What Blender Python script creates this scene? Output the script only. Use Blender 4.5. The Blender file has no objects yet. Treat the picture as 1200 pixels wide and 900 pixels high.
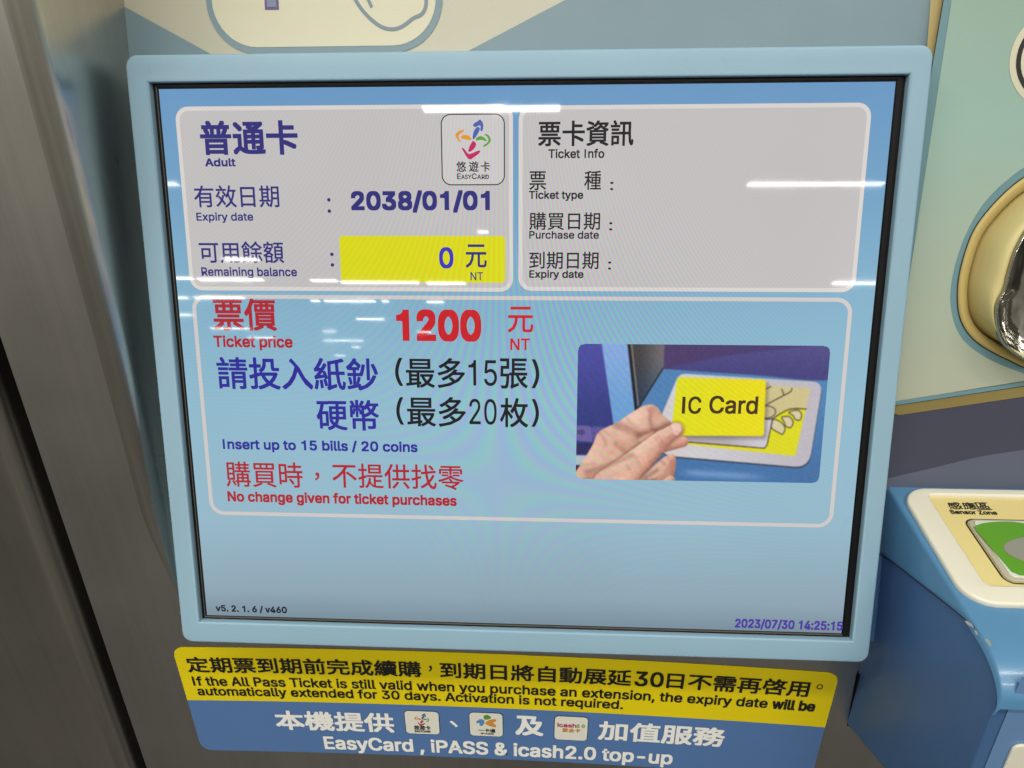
import bpy, bmesh, math, random
import numpy as np
from mathutils import Vector, Matrix

# ------------------------------------------------------------------ camera, world, lamps, exposure
S = bpy.context.scene
FLOOR = -1.22                       # machine stands on the floor this far under the screen centre
F_PX, PITCH, YAW, ROLL = 900.0, 0.487287734, 0.063013393, -0.0181273779
CAM = np.array([0.02140288, -0.38481734, 0.19932445])
TILT = 0.2761614695676354           # the screen leans back by this angle
cp, sp, cy, sy = math.cos(PITCH), math.sin(PITCH), math.cos(YAW), math.sin(YAW)
cr, sr = math.cos(ROLL), math.sin(ROLL)
_r = np.array([cy, sy, 0]); FW = np.array([-sy*cp, cy*cp, -sp]); _u = np.cross(_r, FW)
RT = _r*cr + _u*sr; UP = -_r*sr + _u*cr
cam = bpy.data.cameras.new('camera'); cam_o = bpy.data.objects.new('camera', cam)
S.collection.objects.link(cam_o); S.camera = cam_o
cam.sensor_width = 36; cam.lens = 36*F_PX/1200; cam.clip_start = 0.01; cam.clip_end = 200
cam_o.matrix_world = Matrix([[RT[0], UP[0], -FW[0], CAM[0]], [RT[1], UP[1], -FW[1], CAM[1]],
                             [RT[2], UP[2], -FW[2], CAM[2]], [0, 0, 0, 1]])
S.view_settings.view_transform = 'Standard'; S.view_settings.look = 'None'
S.view_settings.exposure = 0; S.view_settings.gamma = 1

W = bpy.data.worlds.new('World'); S.world = W; W.use_nodes = True
wn, wl = W.node_tree.nodes, W.node_tree.links
bg = wn['Background']
tc = wn.new('ShaderNodeTexCoord'); sx = wn.new('ShaderNodeSeparateXYZ'); rp = wn.new('ShaderNodeValToRGB')
mr = wn.new('ShaderNodeMapRange'); mr.inputs[1].default_value = -1; mr.inputs[2].default_value = 1
wl.new(tc.outputs['Generated'], sx.inputs[0]); wl.new(sx.outputs[2], mr.inputs[0]); wl.new(mr.outputs[0], rp.inputs[0])
wz = wn.new('ShaderNodeTexNoise'); wz.inputs['Scale'].default_value = 2.6; wz.inputs['Detail'].default_value = 4; wl.new(tc.outputs['Generated'], wz.inputs['Vector'])
wr = wn.new('ShaderNodeMapRange'); wr.inputs[1].default_value = .3; wr.inputs[2].default_value = .7; wr.inputs[3].default_value = .45; wr.inputs[4].default_value = 1.55; wl.new(wz.outputs[0], wr.inputs[0])
wm = wn.new('ShaderNodeVectorMath'); wm.operation = 'SCALE'; wl.new(rp.outputs[0], wm.inputs[0]); wl.new(wr.outputs[0], wm.inputs['Scale'])   # random light and dark blobs added to vary the reflections of the hall
wl.new(wm.outputs[0], bg.inputs[0])
e = rp.color_ramp.elements                 # dim hall: brown floor, grey walls, pale ceiling
e[0].position = 0.0; e[0].color = (.083, .077, .067, 1)
e[1].position = 1.0; e[1].color = (.34, .33, .29, 1)
for p_, c_ in ((.38, (.10, .094, .082, 1)), (.49, (.23, .215, .18, 1)), (.62, (.24, .225, .19, 1))):
    q = e.new(p_); q.color = c_
bg.inputs[1].default_value = 1.3

CEIL = 1.5
LRAD = 22.0                                # radiance of a fluorescent tube
def tube(x0, x1, y, d=0.075, rad=LRAD):
    l = bpy.data.lights.new('ceiling_tube', 'AREA'); l.shape = 'RECTANGLE'
    l.size = abs(x1-x0); l.size_y = d; l.color = (1, .965, .89)
    l.energy = rad*math.pi*l.size*d
    o = bpy.data.objects.new('ceiling_tube', l); S.collection.objects.link(o)
    o.location = ((x0+x1)/2, y, CEIL)
# tubes of the station ceiling, rows about 1.05 m apart running along the machine front
for a, b, y in ((-.62, .03, -3.1), (1.18, 1.99, -4.22), (-3.3, -2.36, -4.18), (2.76, 3.4, -7.26), (-4.4, -3.69, -7.14),
                (-3.66, -2.98, -7.2), (-2.49, -2.22, -7.24), (-2.2, -1.39, -7.32), (-1.31, -.91, -7.35), (-2.99, -2.67, -6.28),
                (-.58, -.5, -5.33), (-4.9, -4.3, -8.29), (-4.22, -3.62, -8.28), (-2.88, -2.78, -8.46), (-2.72, -2.11, -8.46), (-2.03, -1.95, -8.46), (-5.6, -4.89, -9.62),
                (-2.71, -2.32, -9.9), (-5.24, -4.64, -10.96), (-5.12, -4.67, -12.1), (-3.57, -3.37, -11.2), (-3.92, -3.24, -12.4),
                (-3.7, -3.55, -13.4), (-4.49, -4.27, -15.0), (-2.09, -1.89, -11.2), (-1.5, -1.3, -8.49)):
    tube(a, b, y, .075 if y > -6 else .12, LRAD*1.15 if y > -6 else LRAD*1.7)
for a, b, y in ((-1.55, -.75, -.85), (-.55, .25, -.85), (.5, 1.3, -.85), (-1.7, -.9, -2.0), (-.7, .15, -2.0), (.35, 1.15, -2.0)):
    tube(a, b, y, .12, LRAD*(1.55 if y > -1 else 2.3))

# ------------------------------------------------------------------ planes of the machine
n_ = np.array([0, -math.cos(TILT), math.sin(TILT)]); u_ = np.array([0, math.sin(TILT), math.cos(TILT)])
def ray(px, py): return FW + RT*((px-600)/F_PX) - UP*((py-450)/F_PX)
class Plane:
    """A flat face of the machine: a, b run along it, n lifts off it."""
    def __init__(s, o, ea, eb): s.o = np.array(o, float); s.ea = np.array(ea, float); s.eb = np.array(eb, float); s.n = np.cross(s.ea, s.eb)
    def ab(s, px, py, n=0.0):
        d = ray(px, py); o = s.o + s.n*n
        t = ((o-CAM)@s.n)/(d@s.n); p = CAM+d*t-o
        return (float(p@s.ea), float(p@s.eb))
    def w(s, a, b, n=0.0): return s.o + s.ea*a + s.eb*b + s.n*n
    def pts(s, lst, n=0.0): return [s.ab(x, y, n) for x, y in lst]
SCR = Plane((0, 0, 0), (1, 0, 0), u_)                 # front of the monitor frame is n = 0
YB = -0.015
STEEL = Plane((0, YB, 0), (1, 0, 0), (0, 0, 1))       # upright steel front
class Bowed(Plane):
    """the sticker was laid on a little crooked and bowed: its lines arch upwards in the middle"""
    K, C, H = .0053, -.015, .226
    def bow(s, a): return s.K*(1-((a-s.C)/s.H)**2)
    def ab(s, px, py, n=0.0): a, b = Plane.ab(s, px, py, n); return (a, b-s.bow(a))
    def w(s, a, b, n=0.0): return Plane.w(s, a, b+s.bow(a), n)
_c0 = STEEL.ab(205, 756.3); _c1 = STEEL.ab(981, 786.3); _an = math.atan2(_c1[1]-_c0[1], _c1[0]-_c0[0])
STK = Bowed((0, YB, 0), (math.cos(_an), 0, math.sin(_an)), (-math.sin(_an), 0, math.cos(_an)))
_sl = math.atan(.05)
LEDGE = Plane((0, 0, -.0774-.0093*.05), (1, 0, 0), (0, math.cos(_sl), math.sin(_sl)))
LCD = -0.004; FAS = -0.030; RAISED = -0.022
def proj(P):
    d = P-CAM; z = d@FW
    return 600+F_PX*(d@RT)/z, 450-F_PX*(d@UP)/z

# ------------------------------------------------------------------ materials
def lin(c): 
    return tuple(((v/255)/12.92 if v/255 <= .04045 else ((v/255+.055)/1.055)**2.4) for v in c)
def new_mat(name):
    m = bpy.data.materials.new(name); m.use_nodes = True
    return m, m.node_tree.nodes, m.node_tree.links, m.node_tree.nodes['Principled BSDF']
def paint(name, c, rough=.45, spec=.5, bump=.0, scale=400, var=.06, vscale=18, coat=0, dirt=0):
    m, N, L, P = new_mat(name)
    P.inputs['Roughness'].default_value = rough; P.inputs['Specular IOR Level'].default_value = spec
    P.inputs['Coat Weight'].default_value = coat; P.inputs['Coat Roughness'].default_value = .12
    g = N.new('ShaderNodeNewGeometry')
    t = N.new('ShaderNodeTexNoise'); t.inputs['Scale'].default_value = vscale; t.inputs['Detail'].default_value = 6
    L.new(g.outputs['Position'], t.inputs['Vector'])
    x = N.new('ShaderNodeMix'); x.data_type = 'RGBA'
    x.inputs[6].default_value = (*[v*(1-var) for v in c], 1); x.inputs[7].default_value = (*[min(1, v*(1+var)) for v in c], 1)
    L.new(t.outputs[0], x.inputs[0])
    out = x.outputs[2]
    if dirt:
        t2 = N.new('ShaderNodeTexNoise'); t2.inputs['Scale'].default_value = 140; t2.inputs['Detail'].default_value = 8; t2.inputs['Roughness'].default_value = .75
        L.new(g.outputs['Position'], t2.inputs['Vector'])
        r2 = N.new('ShaderNodeValToRGB'); r2.color_ramp.elements[0].position = .60; r2.color_ramp.elements[1].position = .74
        r2.color_ramp.elements[0].color = (0, 0, 0, 1); r2.color_ramp.elements[1].color = (dirt, dirt, dirt, 1)
        L.new(t2.outputs[0], r2.inputs[0])
        y = N.new('ShaderNodeMix'); y.data_type = 'RGBA'; L.new(r2.outputs[0], y.inputs[0]); L.new(out, y.inputs[6])
        y.inputs[7].default_value = (c[0]*.45, c[1]*.42, c[2]*.36, 1); out = y.outputs[2]
    L.new(out, P.inputs['Base Color'])
    if bump:
        b = N.new('ShaderNodeTexNoise'); b.inputs['Scale'].default_value = scale; L.new(g.outputs['Position'], b.inputs['Vector'])
        bp = N.new('ShaderNodeBump'); bp.inputs['Strength'].default_value = bump; bp.inputs['Distance'].default_value = .0006
        L.new(b.outputs[0], bp.inputs['Height']); L.new(bp.outputs[0], P.inputs['Normal'])
    rn = N.new('ShaderNodeTexNoise'); rn.inputs['Scale'].default_value = 45; rn.inputs['Detail'].default_value = 5
    L.new(g.outputs['Position'], rn.inputs['Vector'])
    rm = N.new('ShaderNodeMapRange'); rm.inputs[3].default_value = rough*.82; rm.inputs[4].default_value = min(1, rough*1.2)
    L.new(rn.outputs[0], rm.inputs[0]); L.new(rm.outputs[0], P.inputs['Roughness'])
    return m
def steel(name, c=(.60, .585, .55), rough=.36):
    m, N, L, P = new_mat(name)
    P.inputs['Metallic'].default_value = 1
    P.inputs['Anisotropic'].default_value = .35
    g = N.new('ShaderNodeNewGeometry'); mp = N.new('ShaderNodeMapping'); mp.inputs['Scale'].default_value = (1600, 1600, 7)
    L.new(g.outputs['Position'], mp.inputs[0])
    t = N.new('ShaderNodeTexNoise'); t.inputs['Scale'].default_value = 1; t.inputs['Detail'].default_value = 4
    L.new(mp.outputs[0], t.inputs['Vector'])
    bp = N.new('ShaderNodeBump'); bp.inputs['Strength'].default_value = .10; bp.inputs['Distance'].default_value = .0003
    L.new(t.outputs[0], bp.inputs['Height']); L.new(bp.outputs[0], P.inputs['Normal'])
    t2 = N.new('ShaderNodeTexNoise'); t2.inputs['Scale'].default_value = 9; t2.inputs['Detail'].default_value = 7
    L.new(g.outputs['Position'], t2.inputs['Vector'])
    rm = N.new('ShaderNodeMapRange'); rm.inputs[3].default_value = rough*.75; rm.inputs[4].default_value = rough*1.3
    L.new(t2.outputs[0], rm.inputs[0]); L.new(rm.outputs[0], P.inputs['Roughness'])
    x = N.new('ShaderNodeMix'); x.data_type = 'RGBA'
    x.inputs[6].default_value = (*[v*.62 for v in c], 1); x.inputs[7].default_value = (*[min(1, v*1.32) for v in c], 1)
    mp2 = N.new('ShaderNodeMapping'); mp2.inputs['Scale'].default_value = (95, 95, 1.6); L.new(g.outputs['Position'], mp2.inputs[0])
    t4 = N.new('ShaderNodeTexNoise'); t4.inputs['Scale'].default_value = 1; t4.inputs['Detail'].default_value = 6; L.new(mp2.outputs[0], t4.inputs['Vector'])
    s0 = N.new('ShaderNodeMix'); s0.inputs[0].default_value = .5; L.new(t2.outputs[0], s0.inputs[2]); L.new(t4.outputs[0], s0.inputs[3])
    sm_ = N.new('ShaderNodeMix'); sm_.inputs[0].default_value = .35; L.new(s0.outputs[0], sm_.inputs[2]); L.new(t.outputs[0], sm_.inputs[3])
    L.new(sm_.outputs[0], x.inputs[0]); L.new(x.outputs[2], P.inputs['Base Color'])
    return m
UIM = {}
def ui(c, moire=1.0, grad=None, attr=None):
    """Light given off by the LCD: one picture colour (0-255), with the fine interference of the pixel grid."""
    k = (tuple(c), moire, bool(grad), attr)
    if k in UIM: return UIM[k]
    m, N, L, P = new_mat('lcd_image')
    P.inputs['Base Color'].default_value = (.004, .004, .005, 1); P.inputs['Roughness'].default_value = .03
    P.inputs['IOR'].default_value = 1.5
    P.inputs['Emission Strength'].default_value = 1.0
    g = N.new('ShaderNodeNewGeometry')
    def dot(v):
        d = N.new('ShaderNodeVectorMath'); d.operation = 'DOT_PRODUCT'; L.new(g.outputs['Position'], d.inputs[0]); d.inputs[1].default_value = tuple(v); return d.outputs['Value']
    def math_(op, a, b=None, clamp=False):
        q = N.new('ShaderNodeMath'); q.operation = op; q.use_clamp = clamp
        for i, s in enumerate((a, b)):
            if s is None: continue
            if isinstance(s, (int, float)): q.inputs[i].default_value = s
            else: L.new(s, q.inputs[i])
        return q.outputs[0]
    a_, b_ = dot((1, 0, 0)), dot(u_)
    if attr:
        A = N.new('ShaderNodeAttribute'); A.attribute_name = attr; col = A.outputs['Color']
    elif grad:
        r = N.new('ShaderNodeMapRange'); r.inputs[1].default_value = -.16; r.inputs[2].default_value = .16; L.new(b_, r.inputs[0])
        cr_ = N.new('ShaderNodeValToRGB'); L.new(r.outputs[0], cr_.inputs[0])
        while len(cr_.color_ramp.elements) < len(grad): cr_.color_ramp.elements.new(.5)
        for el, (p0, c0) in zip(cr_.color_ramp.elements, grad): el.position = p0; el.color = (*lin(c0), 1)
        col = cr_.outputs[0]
    else:
        q = N.new('ShaderNodeRGB'); q.outputs[0].default_value = (*lin(c), 1); col = q.outputs[0]
    if moire:
        x0, y0 = SCR.ab(585, 565, LCD)
        dx = math_('SUBTRACT', a_, x0); dy = math_('SUBTRACT', b_, y0)
        ph = math_('MULTIPLY', math_('MULTIPLY', dx, dy), 16900.0)
        ph = math_('ADD', ph, math_('MULTIPLY', math_('MULTIPLY', dx, dx), 2600.0))
        x1, y1 = SCR.ab(660, 400, LCD)
        ex = math_('SUBTRACT', a_, x1); ey = math_('SUBTRACT', b_, y1)
        r2 = math_('ADD', math_('MULTIPLY', ex, ex), math_('MULTIPLY', ey, ey))
        amp = math_('ADD', math_('MULTIPLY', math_('EXPONENT', math_('MULTIPLY', r2, -1/(.085**2))), .14*moire), .075*moire)
        # fades towards the lower left, where the grid and the eye fall in step
        fd = N.new('ShaderNodeMapRange'); fd.inputs[1].default_value = -.13; fd.inputs[2].default_value = .05; fd.inputs[3].default_value = .25
        L.new(math_('ADD', b_, math_('MULTIPLY', a_, .35)), fd.inputs[0])
        amp = math_('MULTIPLY', amp, fd.outputs[0])
        cmb = N.new('ShaderNodeCombineColor')
        for i, off in enumerate((0.0, 2.5, .9 + 4.4)):
            s = math_('COSINE', math_('ADD', ph, off))
            L.new(math_('ADD', math_('MULTIPLY', s, amp), 1.0), cmb.inputs[i])
        mx = N.new('ShaderNodeMix'); mx.data_type = 'RGBA'; mx.blend_type = 'MULTIPLY'; mx.inputs[0].default_value = 1
        L.new(col, mx.inputs[6]); L.new(cmb.outputs[0], mx.inputs[7]); col = mx.outputs[2]
    # uneven backlight
    t = N.new('ShaderNodeTexNoise'); t.inputs['Scale'].default_value = 9; L.new(g.outputs['Position'], t.inputs['Vector'])
    rm = N.new('ShaderNodeMapRange'); rm.inputs[3].default_value = .93; rm.inputs[4].default_value = 1.05; L.new(t.outputs[0], rm.inputs[0])
    L.new(rm.outputs[0], P.inputs['Emission Strength'])
    t3 = N.new('ShaderNodeTexNoise'); t3.inputs['Scale'].default_value = 26; t3.inputs['Detail'].default_value = 7; t3.inputs['Distortion'].default_value = 1.2; L.new(g.outputs['Position'], t3.inputs['Vector'])
    r3 = N.new('ShaderNodeMapRange'); r3.inputs[1].default_value = .45; r3.inputs[2].default_value = .75; r3.inputs[3].default_value = .022; r3.inputs[4].default_value = .045; L.new(t3.outputs[0], r3.inputs[0])
    L.new(r3.outputs[0], P.inputs['Roughness'])          # finger smears on the glass
    L.new(col, P.inputs['Emission Color'])
    UIM[k] = m
    return m

M = dict(
    frame=paint('pale_blue_plastic', (.255, .405, .515), .42, .4, .12, 900, .05, dirt=.14),
    black=paint('black_gasket', (.006, .006, .0065), .5, .18),
    grey=paint('grey_gasket_lip', (.10, .09, .075), .4, .5),
    steel=steel('brushed_steel'), steel2=steel('brushed_steel_side', (.52, .50, .455), .28),
    dark=paint('dark_gap', (.008, .008, .008), .8, .1),
    beige=paint('beige_print', (.47, .455, .36), .40, .4, .15, 700, .05, dirt=.12),
    cream=paint('cream_print', (.58, .555, .42), .38, .4, .1, 700, .03),
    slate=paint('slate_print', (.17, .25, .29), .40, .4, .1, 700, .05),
    purple=paint('dusky_purple_print', (.050, .052, .084), .40, .4, .15, 700, .05),
    bluegrey=paint('blue_grey_print', (.09, .105, .155), .40, .4, .15, 700, .05),
    green=paint('pale_green_print', (.33, .43, .34), .40, .4, .12, 700, .05, dirt=.06),
    teal=paint('slate_green_border', (.125, .24, .275), .40, .4, .1, 700, .04),
    ochre=paint('ochre_plastic', (.47, .36, .13), .42, .4, .1, 700, .05, dirt=.15),
    yellowcup=paint('yellow_plastic', (.55, .47, .21), .34, .5, .05, 700, .04),
    line=paint('dark_seam_line', (.03, .025, .02), .6, .2),
    violet=paint('violet_print', (.10, .075, .20), .4, .4),
    violet2=paint('pale_violet_print', (.17, .20, .30), .4, .4),
    outline=paint('slate_drawing_line', (.16, .22, .25), .4, .4),
    ink=paint('black_ink', (.012, .012, .012), .45, .4),
    whiteink=paint('white_ink', (.86, .86, .82), .45, .4),
    yellow=paint('yellow_vinyl', (.76, .61, .004), .36, .4, .05, 300, .03),
    blue=paint('blue_vinyl', (.085, .18, .40), .40, .4, .05, 300, .04),
    badge=paint('cream_vinyl', (.74, .73, .65), .4, .4),
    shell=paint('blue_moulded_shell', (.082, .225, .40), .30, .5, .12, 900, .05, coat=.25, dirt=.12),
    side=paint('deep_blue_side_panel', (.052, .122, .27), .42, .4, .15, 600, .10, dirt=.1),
    front=paint('blue_front_panel', (.12, .23, .43), .42, .4, .1, 600, .05),
    strip=paint('blue_corner_strip', (.085, .16, .27), .42, .4, .1, 600, .05),
    rim=paint('ivory_moulding', (.70, .675, .565), .33, .5, .05, 600, .04, dirt=.1),
    sens=paint('pale_yellow_label', (.68, .575, .25), .33, .4, .03, 600, .04),
    pad=paint('beige_pad_frame', (.42, .39, .29), .35, .5),
    padwhite=paint('white_pad_print', (.62, .64, .58), .2, .5),
    padgreen=paint('green_pad_print', (.10, .31, .025), .2, .5, coat=.3),
    padgrey=paint('grey_pad_print', (.26, .26, .22), .25, .5),
    chip=paint('bare_chipped_paint', (.62, .60, .52), .5, .4),
    o_org=paint('orange_print', (.62, .26, .04), .4, .4), o_blu=paint('logo_blue_print', (.05, .11, .35), .4, .4),
    o_grn=paint('logo_green_print', (.10, .27, .04), .4, .4), o_red=paint('crimson_print', (.42, .02, .08), .4, .4),
)
mc, N, L, P = new_mat('chrome')
P.inputs['Metallic'].default_value = 1; P.inputs['Base Color'].default_value = (.40, .39, .36, 1); P.inputs['Roughness'].default_value = .08
g = N.new('ShaderNodeNewGeometry'); t = N.new('ShaderNodeTexNoise'); t.inputs['Scale'].default_value = 60; L.new(g.outputs['Position'], t.inputs['Vector'])
rm = N.new('ShaderNodeMapRange'); rm.inputs[3].default_value = .05; rm.inputs[4].default_value = .13; L.new(t.outputs[0], rm.inputs[0]); L.new(rm.outputs[0], P.inputs['Roughness'])
M['chrome'] = mc

# ------------------------------------------------------------------ mesh helpers
def empty(name, loc, label, cat):
    o = bpy.data.objects.new(name, None); S.collection.objects.link(o); o.location = loc; o.empty_display_size = .05
    o['label'] = label; o['category'] = cat
    return o
ROOTLOC = {}
def link(name, me, mat, parent=None, label=None, smooth=False):
    """verts are in scene coordinates; the object origin goes to the middle of its box"""
    n = len(me.vertices); co = np.empty(n*3); me.vertices.foreach_get('co', co); co = co.reshape(-1, 3)
    c = (co.min(0)+co.max(0))/2
    me.vertices.foreach_set('co', (co-c).ravel())
    for i in (mat if isinstance(mat, (list, tuple)) else [mat]): me.materials.append(i)
    if smooth:
        for p in me.polygons: p.use_smooth = True
    o = bpy.data.objects.new(name, me); S.collection.objects.link(o)
    pw = ROOTLOC.get(parent.name, np.zeros(3)) if parent else np.zeros(3)
    o.location = c-pw; ROOTLOC[o.name] = c
    if parent: o.parent = parent
    if label: o['label'] = label
    me.update()
    return o
def mesh_from(verts, faces):
    me = bpy.data.meshes.new('m'); me.from_pydata([tuple(v) for v in verts], [], faces); me.update(); return me
def smooth_loop(pts, k=8, closed=True):
    p = np.array(pts, float); n = len(p); out = []
    for i in range(n if closed else n-1):
        if closed: a, b, c, d = p[i-1], p[i], p[(i+1) % n], p[(i+2) % n]
        else: a, b, c, d = p[max(i-1, 0)], p[i], p[i+1], p[min(i+2, n-1)]
        for j in range(k):
            t = j/k
            out.append(.5*((2*b)+(-a+c)*t+(2*a-5*b+4*c-d)*t*t+(-a+3*b-3*c+d)*t**3))
    if not closed: out.append(p[-1])
    return [tuple(q) for q in out]
def rrect(x0, y0, x1, y1, r, k=8):
    r = min(r, abs(x1-x0)/2, abs(y1-y0)/2)
    if x0 > x1: x0, x1 = x1, x0
    if y0 > y1: y0, y1 = y1, y0
    out = []
    for cx, cy_, a0 in ((x1-r, y1-r, 0), (x0+r, y1-r, 90), (x0+r, y0+r, 180), (x1-r, y0+r, 270)):
        for j in range(k+1):
            a = math.radians(a0+90*j/k); out.append((cx+r*math.cos(a), cy_+r*math.sin(a)))
    return out
def rpoly(pts, r, k=6):
    """polygon with every corner rounded by r (one number or one per corner)"""
    n = len(pts); out = []
    for i in range(n):
        ri = r[i] if isinstance(r, (list, tuple)) else r
        p = np.array(pts[i], float); a = np.array(pts[i-1], float)-p; b = np.array(pts[(i+1) % n], float)-p
        la, lb = np.linalg.norm(a), np.linalg.norm(b); d = min(ri, la*.49, lb*.49)
        if d <= 0: out.append(tuple(p)); continue
        s, e_ = p+a/la*d, p+b/lb*d
        for j in range(k+1):
            t = j/k; out.append(tuple((1-t)**2*s+2*t*(1-t)*p+t*t*e_))
    return out
def flat_me(pl, loops, n):
    """flat filled shape on a plane (2-D curve fill so that holes work)"""
    cu = bpy.data.curves.new('c', 'CURVE'); cu.dimensions = '2D'; cu.fill_mode = 'BOTH'
    for lp in loops:
        s = cu.splines.new('POLY'); s.points.add(len(lp)-1); s.use_cyclic_u = True
        for q, (a, b) in zip(s.points, lp): q.co = (a, b, 0, 1)
    return curve_me(cu, pl, n)
def curve_me(cu, pl, n):
    o = bpy.data.objects.new('c', cu); S.collection.objects.link(o)
    dg = bpy.context.evaluated_depsgraph_get(); dg.update()
    me = bpy.data.meshes.new_from_object(o.evaluated_get(dg))
    bpy.data.objects.remove(o); 
    for v in me.vertices:
        v.co = Vector(pl.w(v.co.x, v.co.y, v.co.z+n))
    me.materials.clear()
    return me
def flat(name, pl, loops, n, mat, parent, label=None):
    me = flat_me(pl, loops, n)
    return link(name, me, mat, parent, label)
def plate(name, pl, loops, n0, n1, bev, mat, parent, label=None, res=3):
    """a solid plate between n0 and n1 with bevelled edges, holes allowed"""
    cu = bpy.data.curves.new('c', 'CURVE'); cu.dimensions = '2D'; cu.fill_mode = 'BOTH'
    cu.extrude = max((n1-n0)/2-bev, 1e-5); cu.bevel_depth = bev; cu.bevel_resolution = res; cu.offset = -bev
    for lp in loops:
        s = cu.splines.new('POLY'); s.points.add(len(lp)-1); s.use_cyclic_u = True
        for q, (a, b) in zip(s.points, lp): q.co = (a, b, 0, 1)
    me = curve_me(cu, pl, (n0+n1)/2)
    o = link(name, me, mat, parent, label)
    smooth_by_angle(me, 40)
    return o
def smooth_by_angle(me, deg):
    bm = bmesh.new(); bm.from_mesh(me)
    bmesh.ops.remove_doubles(bm, verts=bm.verts, dist=1e-6)
    for f in bm.faces: f.smooth = True
    for ed in bm.edges:
        if len(ed.link_faces) == 2 and ed.calc_face_angle(0) > math.radians(deg): ed.smooth = False
    bm.to_mesh(me); bm.free()
def stroke_loops(path, w):
    """outline of a pen stroke of width w along a path"""
    p = np.array(path, float); t = np.gradient(p, axis=0); t /= np.linalg.norm(t, axis=1)[:, None]+1e-12
    nn = np.stack([-t[:, 1], t[:, 0]], 1)*w/2
    return [tuple(q) for q in p+nn]+[tuple(q) for q in (p-nn)[::-1]]
try:    # the sans typeface that ships inside Blender; the built-in one stands in if it is missing
    import os
    FONT = bpy.data.fonts.load(os.path.join(bpy.utils.system_resource('DATAFILES'), 'fonts', 'Inter.woff2'))
except Exception:
    FONT = None
TCACHE = {}
GLYPH = {'1': [(.70, 0), (.70, 1), (.53, 1), (.48, .905), (.34, .835), (.08, .80), (.08, .715), (.475, .715), (.475, 0)],
         'I': [(.37, 0), (.63, 0), (.63, 1), (.37, 1)],
         'k': [(0, 0), (0, 1), (.175, 1), (.175, .40), (.68, .725), (.95, .725), (.475, .42), (1, 0), (.765, 0), (.34, .335), (.175, .235), (.175, 0)]}
_arc = lambda rx, ry, x, k=10: [(x+rx*math.cos(math.radians(90-180*j/k)), .70+ry*math.sin(math.radians(90-180*j/k))) for j in range(k+1)]
_po, _pi = _arc(.48, .30, .52), _arc(.31, .18, .50)
GLYPH = {ch: [p] for ch, p in GLYPH.items()}
GLYPH['P'] = [[(0, 0), (.17, 0), (.17, 1), (0, 1)], [(.17, .88), (.50, .88), (.52, 1), (.17, 1)], [(.17, .40), (.52, .40), (.50, .52), (.17, .52)]]+[[_po[j], _pi[j], _pi[j+1], _po[j+1]] for j in range(10)]
def text_shape(s):
    """flat letters; the typeface's slab 1 and I and its k are redrawn as plain grotesque letters"""
    if s not in TCACHE:
        cu = bpy.data.curves.new('t', 'FONT'); cu.body = s; cu.size = 1; cu.resolution_u = 3; cu.fill_mode = 'FRONT'
        own = []
        if FONT and ord(max(s)) < 0x2000:
            cu.font = FONT; own = [i for i, ch in enumerate(s) if ch in GLYPH]
            for k in range(len(own)+1): cu.materials.append(M['ink'])
            for k, i in enumerate(own): cu.body_format[i].material_index = k+1
        o = bpy.data.objects.new('t', cu); S.collection.objects.link(o)
        dg = bpy.context.evaluated_depsgraph_get(); dg.update()
        me = bpy.data.meshes.new_from_object(o.evaluated_get(dg)); bpy.data.objects.remove(o)
        co = np.array([v.co for v in me.vertices])[:, :2]; mi = [p.material_index for p in me.polygons]; fs = [tuple(p.vertices) for p in me.polygons]
        keep = [f for f, m in zip(fs, mi) if m == 0]; V = list(map(tuple, co))
        for k, i in enumerate(own):
            ids = sorted({v for f, m in zip(fs, mi) if m == k+1 for v in f})
            if not ids: continue
            mn, mx = co[ids].min(0), co[ids].max(0)
            for poly in GLYPH[s[i]]:
                base = len(V)
                V += [(mn[0]+(mx[0]-mn[0])*x, mn[1]+(mx[1]-mn[1])*y) for x, y in poly]
                keep.append(tuple(range(base, len(V))))
        used = sorted({v for f in keep for v in f}); ren = {v: j for j, v in enumerate(used)}
        TCACHE[s] = (np.array([V[v] for v in used]), [tuple(ren[v] for v in f) for f in keep])
    return TCACHE[s]
def fit_text(pl, items, n):
    """items: (string, weight, left point, right point, top point, bottom point) in photo pixels -> verts, faces on the plane.
    The weight thickens the strokes: the letter is printed again a hair's breadth to every side."""
    V, Fc = [], []
    for s, bold, lft, rgt, top, bot in items:
        co, fs = text_shape(s)
        a0 = pl.ab(*lft, n)[0]; a1 = pl.ab(*rgt, n)[0]; b1 = pl.ab(*top, n)[1]; b0 = pl.ab(*bot, n)[1]
        mn, mx = co.min(0), co.max(0)
        q = (co-mn)/(mx-mn+1e-9)
        bold = max(bold, 0)
        w = bold*(b1-b0)*1.15 if len(s) == 1 or ord(s[0]) > 0x2000 else bold*(b1-b0)*1.3
        offs = [(0, 0)]+([(w*i, w*j) for i in (-1, 0, 1) for j in (-1, 0, 1) if i or j] if bold > 0 else [])
        a0 += w; a1 -= w; b0 += w; b1 -= w
        for k, (ox, oy) in enumerate(offs):
            base = len(V)
            for a, b in q: V.append(pl.w(a0+(a1-a0)*a+ox, b0+(b1-b0)*b+oy, n+k*1.5e-5))
            Fc += [tuple(i+base for i in f) for f in fs]
    return V, Fc
def it(s, bold, x0, x1, y0, y1, slope=0.0):
    xm, ym = (x0+x1)/2, (y0+y1)/2
    return (s, bold, (x0, ym-slope*(xm-x0)), (x1, ym+slope*(x1-xm)), (xm, y0), (xm, y1))
def lettering(pl, items, n, mat, parent, label=None, name='lettering'):
    V, Fc = fit_text(pl, items, n)
    me = mesh_from(V, Fc); bm = bmesh.new(); bm.from_mesh(me)
    bmesh.ops.triangulate(bm, faces=[f for f in bm.faces if len(f.verts) > 4], ngon_method='EAR_CLIP'); bm.to_mesh(me); bm.free()
    return link(name, me, mat, parent, label)

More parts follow.
